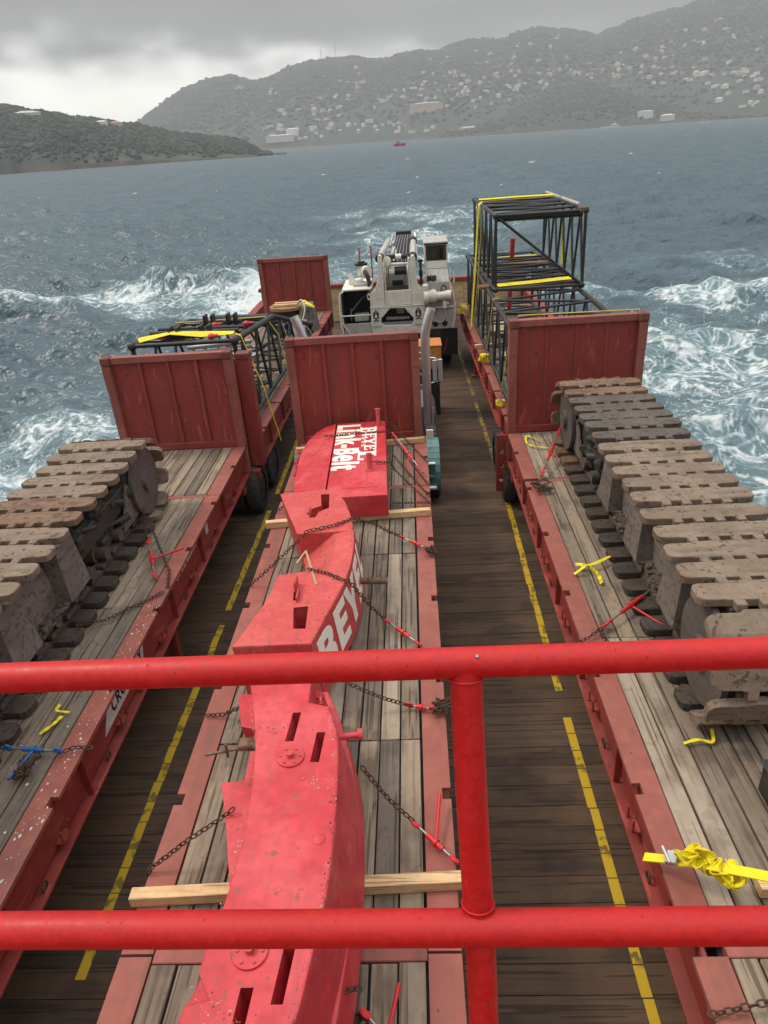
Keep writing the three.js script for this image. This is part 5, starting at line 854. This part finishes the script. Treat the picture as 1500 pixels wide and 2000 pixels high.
loose([[2.98, F, -7.75], [3.12, F + 0.08, -7.82], [3.04, F + 0.02, -7.95], [3.2, F + 0.05, -7.88], [3.5, F + 0.06, -8.05]], 0.045, 'knotted yellow strap beside the right crawler track'); loose([[3.2, F + 0.03, -7.86], [3.26, F + 0.02, -7.7], [3.27, F, -7.52]], 0.05, 'tail of the knotted yellow strap hanging towards the camera');
loose([[3.36, F, -4.85], [3.5, F + 0.01, -4.88], [3.62, F, -4.86], [3.66, F + 0.02, -5.0]], 0.03, 'short yellow strap end lying before the right crawler track'); loose([[3.36, F, -6.05], [3.42, F + 0.02, -6.0]], 0.04, 'tiny yellow strap end just above the top railing');
loose([[-2.84, F, -5.2], [-2.75, F + 0.01, -5.33], [-2.72, F, -5.45]], 0.035, 'yellow strip lying on the planks of the left flatrack'); loose([[-2.82, F, -5.62], [-2.79, F + 0.03, -5.5], [-2.66, F, -5.5]], 0.025, 'thin yellow scrap beside the yellow strip on the left flatrack');
{ const o = thing('dark_crate', 'dark grey steel box standing on the planks at the right edge', 'box', [4.05, P, -4.2]); part('box_body', [box(3.80, 4.5, P, P + 0.30, -4.35, -3.75, 0.015)], M.lattice, o); part('box_lid', [box(3.78, 4.52, P + 0.301, P + 0.33, -4.37, -3.73, 0.01)], M.lattice, o); o.position.x += 0; }

// ------------------------------------------------------------------ crane, seen from behind
{
  const t = thing('crane', 'beige mobile crane with its cab at the right, parked near the stern', 'crane', [0.6, 0, -25]), Z = -22.8;
  // carrier
  part('carrier_frame', [box(-0.95, 2.2, 0.62, 1.30, -30.6, -23.0, 0.03)], M.black, t);
  for (const z of [-24.2, -25.6, -28.4, -29.8]) for (const [a, b] of [[-1.0, -0.6], [1.85, 2.3]]) wheel(t, a, b, 0.58, z, 0.58);
  part('mud_flap', [box(1.36, 1.93, 0.52, 1.40, Z + 0.03, Z + 0.055, 0.005)], M.black, t); part('mud_flap', [hull([1.94, 1.40, Z + 0.05], [2.45, 1.40, Z + 0.05], [1.94, 0.58, Z + 0.05], [2.46, 0.52, Z + 0.05], [1.94, 1.40, Z + 0.02], [2.45, 1.40, Z + 0.02], [1.94, 0.58, Z + 0.02], [2.46, 0.52, Z + 0.02])], M.blackGloss, t); part('mud_flap', [box(-1.0, 0.1, 0.5, 1.38, Z + 0.03, Z + 0.055, 0.005)], M.black, t);
  part('red_cable', [tube([[1.98, 0.62, Z + 0.09], [2.06, 0.85, Z + 0.09], [2.12, 1.10, Z + 0.09]], 0.012, 6, 12)], M.redPaint, t);
  // centre plate with its opening
  const c = part('rear_plate', [plate([[-0.25, 1.34], [1.30, 1.30], [1.42, 1.68], [1.42, 2.15], [-0.26, 2.18], [-0.27, 1.66]], 0.10, 0.012, [[[0.35, 2.13], [0.05, 1.82], [0.06, 1.68], [0.14, 1.61], [0.99, 1.58], [1.07, 1.66], [1.07, 1.80], [0.81, 2.11]]]).translate(0, 0, Z)], M.beige, t);
  part('opening_back', [box(0, 1.15, 1.5, 2.16, Z - 0.9, Z - 0.86)], M.black, c); part('hydraulic_block', [box(0.55, 0.78, 1.85, 2.08, Z - 0.5, Z - 0.4, 0.02), drum(0.2, 0.95, 1.72, Z - 0.35, 0.05, 10), box(0.86, 0.95, 1.90, 2.0, Z - 0.3, Z - 0.25, 0.01)], M.greyPaint, c);
  part('trim_edge', [box(-0.28, 1.44, 2.165, 2.195, Z + 0.06, Z + 0.115, 0.006)], M.beige, c);
  for (const x of [-0.10, 1.23]) { const b = part('hook_bracket', [plate([[x - 0.13, 1.60], [x + 0.13, 1.60], [x + 0.13, 1.75], [x - 0.13, 1.75]], 0.03, 0.006).translate(0, 0, Z + 0.101), box(x - 0.02, x + 0.02, 1.60, 1.75, Z + 0.13, Z + 0.16, 0.005)], M.beige, c); part('shackle', [new THREE.SphereGeometry(0.075, 12, 10).scale(0.8, 1.3, 0.6).translate(x, 1.86, Z + 0.13), rod([x, 1.90, Z + 0.12], [x, 2.07, Z + 0.12], 0.035, 10, 0.02), drum(x - 0.1, x + 0.1, 1.80, Z + 0.13, 0.03, 10)], M.steel, b); part('recess_shade_plate', [plate([[x - 0.09, 1.76], [x + 0.09, 1.76], [x + 0.09, 2.0], [x, 2.12], [x - 0.09, 2.0]], 0.004, 0).translate(0, 0, Z + 0.1015)], M.black, b); }  // flat black plate paints the dark of a recess behind each shackle
  // gantry pillars and winch
  const pl = (pts, label) => part('gantry_pillar', [plate(pts, 0.5, 0.012).translate(0, 0, Z - 0.42)], M.beige, t);
  pl([[-0.26, 2.20], [-0.25, 2.60], [-0.08, 2.72], [0.03, 3.0], [0.06, 3.66], [0.09, 3.72], [0.15, 3.72], [0.19, 3.66], [0.20, 2.20]]); pl([[1.04, 2.20], [1.05, 3.60], [1.09, 3.66], [1.17, 3.66], [1.21, 3.56], [1.21, 2.98], [1.27, 2.74], [1.42, 2.62], [1.42, 2.18]]);
  for (const s of [0, 1]) part('inner_rib', [box(s ? 0.965 : 0.225, s ? 1.035 : 0.265, 2.2, 3.58, Z - 0.30, Z - 0.05, 0.01)], M.beige, t);
  part('lower_apron', [box(0.205, 1.035, 2.20, 2.65, Z - 0.05, Z + 0.05, 0.01)], M.beige, t); part('apron_back', [box(0.205, 1.035, 2.65, 3.15, Z - 0.75, Z - 0.70)], M.greyPaint, t);
  part('apron_floor', [box(0.21, 1.03, 2.62, 2.66, Z - 0.7, Z - 0.06)], M.black, t);
  part('grille', [box(0.45, 0.80, 2.70, 2.86, Z - 0.62, Z - 0.55, 0.01)], M.black, t);
  const w = part('winch_drum', [drum(0.55, 0.97, 3.20, Z - 0.22, 0.13, 24)], M.blackGloss, t); part('drum_cover', [drum(0.30, 0.55, 3.20, Z - 0.22, 0.125, 24)], M.cream, w); part('drum_flange', [drum(0.265, 0.30, 3.20, Z - 0.22, 0.22, 24), drum(0.93, 0.965, 3.20, Z - 0.22, 0.22, 24)], M.beige, w);
  part('tie_bar', [drum(0.27, 0.965, 3.41, Z - 0.12, 0.045, 12)], M.beige, t); part('upper_roller', [drum(0.30, 0.60, 3.62, Z - 0.25, 0.07, 14), drum(0.78, 0.96, 3.60, Z - 0.25, 0.07, 14)], M.black, t); part('roller_boss', [drum(0.60, 0.78, 3.615, Z - 0.25, 0.075, 14)], M.cream, t);
  for (const x of [0.30, 0.36, 0.86]) part('hoist_rope', [rod([x, 3.55, Z - 0.1], [x, 2.68, Z - 0.08], 0.014, 6)], M.chain, t);
  part('sheave', [rod([0.32, 3.52, Z - 0.02], [0.35, 3.52, Z - 0.06], 0.14, 20), rod([0.40, 3.45, Z - 0.25], [0.44, 3.45, Z - 0.25], 0.16, 20)], M.beige, t);
  // boom going up and away, with luffing cylinders and the rope bed
  const bed = part('boom_rope_bed', [hull([0.30, 3.38, Z - 0.7], [1.04, 3.38, Z - 0.7], [0.64, 3.96, -25.6], [1.10, 3.96, -25.6], [0.30, 3.34, Z - 0.7], [1.04, 3.34, Z - 0.7], [0.64, 3.90, -25.6], [1.10, 3.90, -25.6])], M.black, t);
  for (let i = 0; i < 12; i++) { const f = i / 11; part('pendant_line', [rod([mixf(0.34, 1.02, f), 3.405, Z - 0.7], [mixf(0.66, 1.08, f), 3.975, -25.5], 0.013, 6)], i % 2 ? M.steel : M.lattice, bed); }
  part('boom_head', [box(0.60, 1.12, 3.90, 4.08, -25.85, -25.6, 0.02)], M.lattice, t);
  part('luffing_cylinder', [rod([0.10, 3.60, Z - 0.2], [0.36, 3.86, -24.9], 0.10, 18)], M.greyPaint, t); part('luffing_cylinder', [rod([1.14, 3.58, Z - 0.2], [1.17, 3.84, -24.7], 0.10, 18)], M.greyPaint, t);
  part('cylinder_collar', [rod([0.09, 3.58, Z - 0.14], [0.12, 3.62, Z - 0.34], 0.125, 18), rod([1.14, 3.56, Z - 0.14], [1.14, 3.60, Z - 0.34], 0.125, 18), rod([1.17, 3.83, -24.6], [1.175, 3.86, -24.9], 0.125, 18)], M.black, t);
  part('boom_side_rail', [bar([1.26, 3.40, Z - 0.6], [1.24, 3.98, -25.6], 0.06, 0.08)], M.white, t); part('boom_side_rail', [bar([0.42, 3.76, -24.4], [0.50, 3.98, -25.6], 0.05, 0.08)], M.zinc, t);
  part('boom_clutter', [rod([0.42, 3.45, Z - 0.9], [0.55, 3.72, -24.3], 0.06), box(0.36, 0.5, 3.42, 3.58, -24.0, -23.8, 0.02), rod([0.52, 3.42, Z - 0.72], [0.62, 3.66, -24.1], 0.03), bar([1.22, 3.2, Z - 0.5], [1.22, 3.55, Z - 0.6], 0.1, 0.12)], M.greyPaint, t);
  // engine house at the left, open at the rear
  part('engine_roof', [hull([-1.12, 2.72, Z + 0.05], [-0.22, 2.72, Z + 0.05], [-1.12, 2.76, Z + 0.05], [-0.22, 2.76, Z + 0.05], [-1.12, 2.72, -24.6], [-0.22, 2.72, -24.6], [-1.12, 2.78, -24.6], [-0.22, 2.78, -24.6])], M.beige, t);
  part('roof_hatch', [box(-0.78, -0.38, 2.775, 2.84, -23.7, -23.2, 0.01)], M.greyPaint, t); part('engine_sill', [box(-1.14, -0.27, 1.36, 1.70, Z - 0.05, Z + 0.02, 0.01)], M.greyPaint, t);
  part('engine_wall', [box(-1.16, -1.13, 1.36, 2.72, -24.6, Z + 0.02, 0.006), box(-1.13, -0.25, 1.36, 2.72, -24.0, -23.96, 0.006)], M.black, t);
  part('corner_frame', [tube([[-1.17, 1.42, Z + 0.06], [-1.22, 1.75, Z + 0.06], [-1.20, 2.55, Z + 0.06], [-1.05, 2.74, Z + 0.06]], 0.026, 8, 24), tube([[-0.98, 1.42, Z + 0.07], [-1.14, 1.68, Z + 0.07], [-1.16, 1.95, Z + 0.07]], 0.024, 8, 16)], M.beige, t);
  part('battery_box', [box(-0.80, -0.36, 1.72, 1.92, Z - 0.6, Z - 0.2, 0.01)], M.greyPaint, t); part('engine_pipe', [rod([-0.92, 1.72, Z - 0.35], [-0.92, 2.1, Z - 0.4], 0.02), tube([[-0.9, 2.0, Z - 0.5], [-0.6, 2.3, Z - 0.7], [-0.3, 2.55, Z - 0.6]], 0.018, 6, 14)], M.steel, t);
  part('hand_rail', [rod([-1.21, 1.97, Z + 0.10], [-0.27, 1.97, Z + 0.10], 0.022)], M.beige, t); part('hand_rail', [rod([1.44, 2.06, Z + 0.10], [2.36, 2.08, Z + 0.10], 0.022), tube([[2.30, 1.42, Z + 0.1], [2.37, 1.75, Z + 0.1], [2.36, 2.3, Z + 0.1], [2.22, 2.86, Z + 0.05]], 0.024, 8, 24)], M.beige, t);
  const a = part('air_cleaner', [rod([-0.46, 3.05, -23.5], [-0.46, 3.36, -23.5], 0.17, 20), rod([-0.38, 3.22, -23.35], [-0.30, 3.22, -23.1], 0.15, 20)], M.beige, t); part('rain_cap', [rod([-0.50, 3.36, -23.5], [-0.50, 3.43, -23.5], 0.20, 20), rod([-0.50, 3.43, -23.5], [-0.50, 3.48, -23.5], 0.11, 16)], M.black, a); part('intake_hose', [tube([[-0.38, 3.22, -23.1], [-0.31, 3.12, -22.98], [-0.27, 2.95, -23.0], [-0.26, 2.78, -23.1]], 0.07, 12, 20)], M.rubber, a);
  for (const [x, h] of [[-0.58, 3.82], [-0.20, 3.86]]) part('exhaust_pipe', [rod([x, 2.76, -24.1], [x, h, -24.1], 0.022)], M.redPaint, t);
  part('fuel_filler', [hull([-0.95, 2.78, -23.6], [-0.72, 2.78, -23.6], [-0.95, 3.10, -23.6], [-0.86, 3.12, -23.6], [-0.78, 3.02, -23.6], [-0.72, 2.84, -23.6], [-0.95, 2.78, -23.7], [-0.95, 3.1, -23.7], [-0.72, 2.78, -23.7]), box(-0.72, -0.50, 2.78, 2.95, -23.75, -23.4, 0.02)], M.white, t);
  part('side_flap', [hull([-0.27, 2.6, Z + 0.02], [-0.10, 2.95, Z - 0.05], [-0.30, 2.6, Z - 0.1], [-0.06, 3.18, Z - 0.3], [-0.24, 2.85, Z - 0.3])], M.greyPaint, t);
  part('lifting_eye', [new THREE.TorusGeometry(0.06, 0.022, 8, 16).scale(0.7, 1.3, 1).translate(-0.29, 2.50, Z + 0.02)], M.beige, t);
  // operator's side
  part('machine_house', [plate([[1.46, 1.40], [2.34, 1.36], [2.36, 2.35], [2.22, 2.82], [1.62, 2.82], [1.46, 2.6]], 1.9, 0.015).translate(0, 0, -24.7)], M.greyPaint, t);
  for (const [x, y, r] of [[1.62, 1.60, 0.055], [1.76, 1.53, 0.075], [2.06, 1.54, 0.075]]) part('dark_hole_disc', [rod([x, y, Z - 0.02], [x, y, Z + 0.006], r, 20), new THREE.TorusGeometry(r, 0.012, 6, 20).translate(x, y, Z + 0.002)], M.black, t);  // black discs paint the dark inside of three round holes
  const m = part('winch_motor', [drum(1.56, 1.80, 2.43, Z + 0.16, 0.19, 24), drum(1.42, 1.56, 2.42, Z + 0.16, 0.24, 24), drum(1.80, 2.10, 2.43, Z + 0.16, 0.13, 20), drum(2.10, 2.26, 2.44, Z + 0.16, 0.15, 8), box(1.40, 1.56, 2.55, 2.80, Z - 0.0, Z + 0.3, 0.02)], M.beige, t); part('motor_flange', [drum(1.70, 1.74, 2.43, Z + 0.16, 0.22, 24), drum(1.66, 1.685, 2.43, Z + 0.16, 0.21, 24)], M.beige, m); part('motor_fitting', [box(2.0, 2.12, 2.05, 2.28, Z + 0.08, Z + 0.2, 0.02), drum(2.02, 2.2, 2.2, Z + 0.14, 0.04, 10)], M.cream, m);
  part('hose', [tube([[1.48, 1.95, Z + 0.06], [1.55, 1.80, Z + 0.08], [1.70, 1.82, Z + 0.08], [1.86, 2.08, Z + 0.08]], 0.018, 6, 24), tube([[1.95, 2.52, Z + 0.05], [2.0, 2.72, Z + 0.06], [2.12, 2.66, Z + 0.06], [2.14, 2.5, Z + 0.06]], 0.018, 6, 24)], M.black, t); part('hose', [tube([[2.06, 2.05, Z + 0.12], [2.08, 1.80, Z + 0.10], [1.98, 1.62, Z + 0.07], [1.78, 1.64, Z + 0.06], [1.56, 1.74, Z + 0.05]], 0.024, 8, 30)], M.greyPaint, t);
  part('console_panel', [hull([1.52, 2.83, Z - 0.05], [2.22, 2.83, Z - 0.05], [1.52, 3.14, Z - 0.35], [2.20, 3.14, Z - 0.35], [1.52, 2.83, Z - 0.5], [2.22, 2.83, Z - 0.5], [1.52, 3.14, Z - 0.5], [2.20, 3.14, Z - 0.5])], M.greyPaint, t);
  part('valve_levers', [0, 1, 2, 3, 4, 5].map((i) => rod([1.55 + 0.05 * i, 2.84, Z - 0.05 - 0.02 * (i % 3)], [1.57 + 0.05 * i, 3.02 - 0.02 * (i % 2), Z - 0.1], 0.024)), M.black, t);
  part('access_ladder', [rod([2.26, 2.82, Z - 0.2], [2.30, 3.15, Z - 0.5], 0.02), rod([2.38, 2.75, Z - 0.2], [2.40, 3.05, Z - 0.5], 0.02)], M.greyPaint, t);
  const cab = part('cab', [plate([[1.50, 3.12], [2.22, 3.12], [2.22, 3.86], [1.50, 3.88]], 0.05, 0.01, [[[1.60, 3.42], [2.12, 3.41], [2.15, 3.45], [2.15, 3.76], [2.11, 3.80], [1.61, 3.81], [1.57, 3.77], [1.57, 3.46]]]).translate(0, 0, -23.4), box(1.50, 1.54, 3.12, 3.87, -24.8, -23.402, 0.01), box(2.18, 2.22, 3.12, 3.86, -24.8, -23.402, 0.01), box(1.541, 2.179, 3.12, 3.2, -24.8, -23.402, 0.01), box(1.541, 2.179, 3.12, 3.86, -24.84, -24.8, 0.01)], M.beige, t);
  part('cab_roof', [box(1.47, 2.25, 3.885, 3.94, -24.9, -23.3, 0.02)], M.greyPaint, cab); part('roof_gutter', [box(1.49, 2.23, 3.85, 3.885, -23.35, -23.32, 0.005)], M.black, cab); part('rear_window', [box(1.56, 2.16, 3.40, 3.82, -23.385, -23.38, 0)], M.glass, cab);
  part('window_seal', [plate([[1.545, 3.39], [2.175, 3.38], [2.175, 3.83], [1.545, 3.835]], 0.012, 0.003, [[[1.60, 3.425], [2.12, 3.415], [2.14, 3.45], [2.14, 3.75], [2.10, 3.79], [1.61, 3.80], [1.58, 3.77], [1.58, 3.46]]]).translate(0, 0, -23.352)], M.black, cab);
  part('seat_back', [box(1.66, 2.05, 3.2, 3.72, -24.2, -24.05, 0.05)], plain(0.34, 0.16, 0.14, 0.8), cab); part('lower_panel', [box(1.56, 2.18, 3.15, 3.36, -23.349, -23.335, 0.006)], M.cream, cab);  // reddish seat colour stands in for the reflection in the window
  part('standpipe', [rod([1.36, 2.75, Z - 0.1], [1.36, 3.42, Z - 0.12], 0.04), rod([1.36, 3.42, Z - 0.12], [1.36, 3.50, Z - 0.12], 0.075, 16), box(1.30, 1.42, 3.0, 3.2, Z - 0.2, Z - 0.05, 0.02)], M.blackGloss, t);
}

// ------------------------------------------------------------------ road tractor behind the middle end wall
{
  const t = thing('road_tractor', 'teal road tractor with chrome exhaust stacks hidden behind the middle end wall', 'truck', [0, 0, -16]);
  part('chassis_rail', [box(-0.45, -0.33, 0.75, 1.0, -18.6, -12.7), box(0.33, 0.45, 0.75, 1.0, -18.6, -12.7)], M.black, t);
  for (const z of [-13.7, -15.0]) for (const s of [-1, 1]) for (const k of [0, 1]) { const c = s * (1.36 - k * 0.30); wheel(t, c - 0.13, c + 0.13, 0.52, z, 0.52); }
  for (const s of [-1, 1]) wheel(t, s * 1.12 - 0.14, s * 1.12 + 0.14, 0.52, -18.0, 0.52);
  part('cab', [hull([-1.12, 0.95, -17.2], [1.12, 0.95, -17.2], [-1.12, 0.95, -15.6], [1.12, 0.95, -15.6], [-1.08, 2.62, -16.9], [1.08, 2.62, -16.9], [-1.12, 2.62, -15.6], [1.12, 2.62, -15.6], [-0.95, 2.78, -16.7], [0.95, 2.78, -16.7], [-1.0, 2.78, -15.7], [1.0, 2.78, -15.7])], M.teal, t);
  part('hood', [hull([-0.85, 0.8, -17.2], [0.85, 0.8, -17.2], [-0.7, 0.8, -19.0], [0.7, 0.8, -19.0], [-0.8, 1.75, -17.2], [0.8, 1.75, -17.2], [-0.6, 1.55, -18.9], [0.6, 1.55, -18.9])], M.teal, t);
  for (const s of [-1, 1]) {
    part('exhaust_stack', [tube([[s * 1.30, 0.9, -15.25], [s * 1.30, 2.2, -15.25], [s * 1.305, 2.95, -15.25], [s * 1.34, 3.18, -15.25], [s * 1.41, 3.42, -15.25], [s * 1.46, 3.55, -15.25]], 0.10, 18, 60)], M.chrome, t);
    part('fuel_tank', [rod([s * 1.18, 0.95, -15.6], [s * 1.18, 0.95, -16.9], 0.33, 24)], M.steel, t);
    const f = []; for (let i = 0; i < 11; i++) { const a = mixf(-0.25, 1.75, i / 10), b = mixf(-0.25, 1.75, (i + 1) / 10); f.push(bar([s * 1.30, 0.56 + 0.66 * Math.sin(a), -13.66 + 0.66 * Math.cos(a)], [s * 1.30, 0.56 + 0.66 * Math.sin(b), -13.66 + 0.66 * Math.cos(b)], 0.36, 0.025)); }
    const q = part('quarter_fender', f.concat([hull(...Array.from({ length: 9 }, (_, i) => mixf(-0.25, 1.75, i / 8)).flatMap((a) => [0.02, 0.03].map((e) => [s * (1.35 + e), 0.56 + 0.65 * Math.sin(a), -13.66 + 0.65 * Math.cos(a)])))].slice(0, 0)), M.teal, t);
    part('lamp_housing', [box(s * 1.30 - 0.08, s * 1.30 + 0.08, 0.70, 0.98, -13.02, -12.95, 0.01), box(s * 1.30 - 0.075, s * 1.30 + 0.075, 0.70, 0.76, -12.95, -12.9, 0.01)], M.teal, q); part('lamp_trim', [box(s * 1.30 - 0.08, s * 1.30 + 0.08, 0.985, 1.01, -13.02, -12.93, 0.004), box(s * 1.30 - 0.07, s * 1.30 + 0.07, 1.36, 1.55, -13.42, -13.38, 0.01), box(s * 1.30 - 0.09, s * 1.30 + 0.09, 0.46, 0.50, -13.0, -12.9, 0.004)], M.white, q);
    part('mirror', [box(s * 1.56 - 0.11, s * 1.56 - 0.012, 1.86, 2.36, -15.62, -15.56, 0.012), box(s * 1.56 + 0.012, s * 1.56 + 0.11, 1.88, 2.38, -15.60, -15.54, 0.012)], M.zinc, t);
    part('mirror_arm', [tube([[s * 1.08, 2.36, -15.7], [s * 1.3, 2.40, -15.65], [s * 1.5, 2.40, -15.6], [s * 1.56, 2.34, -15.6]], 0.014, 6, 20), tube([[s * 1.08, 1.76, -15.7], [s * 1.3, 1.80, -15.65], [s * 1.56, 1.86, -15.6]], 0.014, 6, 16), rod([s * 1.08, 2.2, -15.6], [s * 1.32, 1.84, -15.6], 0.014, 6), rod([s * 1.1, 2.58, -15.6], [s * 1.4, 2.42, -15.6], 0.012, 6)], M.chrome, t);
  }
  part('cab_ladder', [rod([1.24, 0.5, -15.45], [1.24, 1.3, -15.45], 0.02), rod([1.42, 0.5, -15.45], [1.42, 1.3, -15.45], 0.02), ...[0.6, 0.8, 1.0, 1.2].map((y) => rod([1.24, y, -15.45], [1.42, y, -15.45], 0.015))], M.zinc, t);
}
{ const t = thing('toolbox', 'orange box with worn paint standing between the tractor and the crane', 'box', [1.35, 0, -18.8]); part('box_body', [box(0.95, 1.76, 1.32, 1.92, -19.3, -18.5, 0.02)], M.orange, t); part('box_lid', [box(0.93, 1.78, 1.921, 1.95, -19.32, -18.48, 0.01)], M.orange, t); part('stand', [box(1.0, 1.70, 0, 1.319, -19.25, -18.6, 0.02)], M.black, t); }

// ------------------------------------------------------------------ the bridge and the railing before it
{
  const h = thing('deckhouse', 'white deckhouse below the railing', 'deckhouse', [0.2, 0, 2.4]);
  part('house_wall', [box(-4.6, 5.0, 0.0, 4.55, 0.35, 4.5, 0.02)], M.white, h); part('bridge_deck', [box(-4.9, 5.3, 4.56, 4.62, -0.62, 4.6, 0.01)], M.rack, h);
  const t = thing('railing', 'bright red pipe railing in front of the camera', 'railing', [1.142, 4.62, -0.53]);
  part('top_rail', [tube([[-2.6, 5.922, -0.85], [0, 5.922, -0.85], [1.2, 5.923, -0.85], [4.6, 5.922, -0.85]], 0.0236, 28, 60)], M.guard, t, { grain: 'x' });
  part('mid_rail', [tube([[-2.6, 5.53, -0.715], [0, 5.505, -0.715], [1.15, 5.492, -0.715], [4.6, 5.455, -0.715]], 0.0285, 28, 60)], M.guard, t, { grain: 'x' });
  part('post', [tube([[1.138, 5.915, -0.85], [1.141, 5.70, -0.79], [1.146, 5.49, -0.728], [1.148, 5.30, -0.672], [1.15, 4.62, -0.48]], 0.0248, 28, 40, 0.5)], M.guard, t, { grain: 'y' });
  for (const x of [-2.2, 4.3]) part('post', [tube([[x, 5.915, -0.85], [x, 5.49, -0.728], [x, 4.62, -0.48]], 0.0248, 20, 20)], M.guard, t);
  part('weld_bead', [new THREE.TorusGeometry(0.0255, 0.0018, 8, 28).rotateX(Math.PI / 2 - 0.28).translate(1.1383, 5.899, -0.8455), new THREE.TorusGeometry(0.0258, 0.002, 8, 28).rotateX(Math.PI / 2 - 0.28).translate(1.1452, 5.521, -0.737), new THREE.TorusGeometry(0.0258, 0.002, 8, 28).rotateX(Math.PI / 2 - 0.28).translate(1.1468, 5.462, -0.72)], M.guard, t);
  part('paint_chip', [new THREE.SphereGeometry(0.004, 8, 6).scale(0.8, 0.5, 1).translate(1.155, 5.944, -0.838)], M.steelRod, t);
}

scene.traverse((o) => { if (o.isMesh) { o.castShadow = true; o.receiveShadow = true; } });
renderer.render(scene, camera);
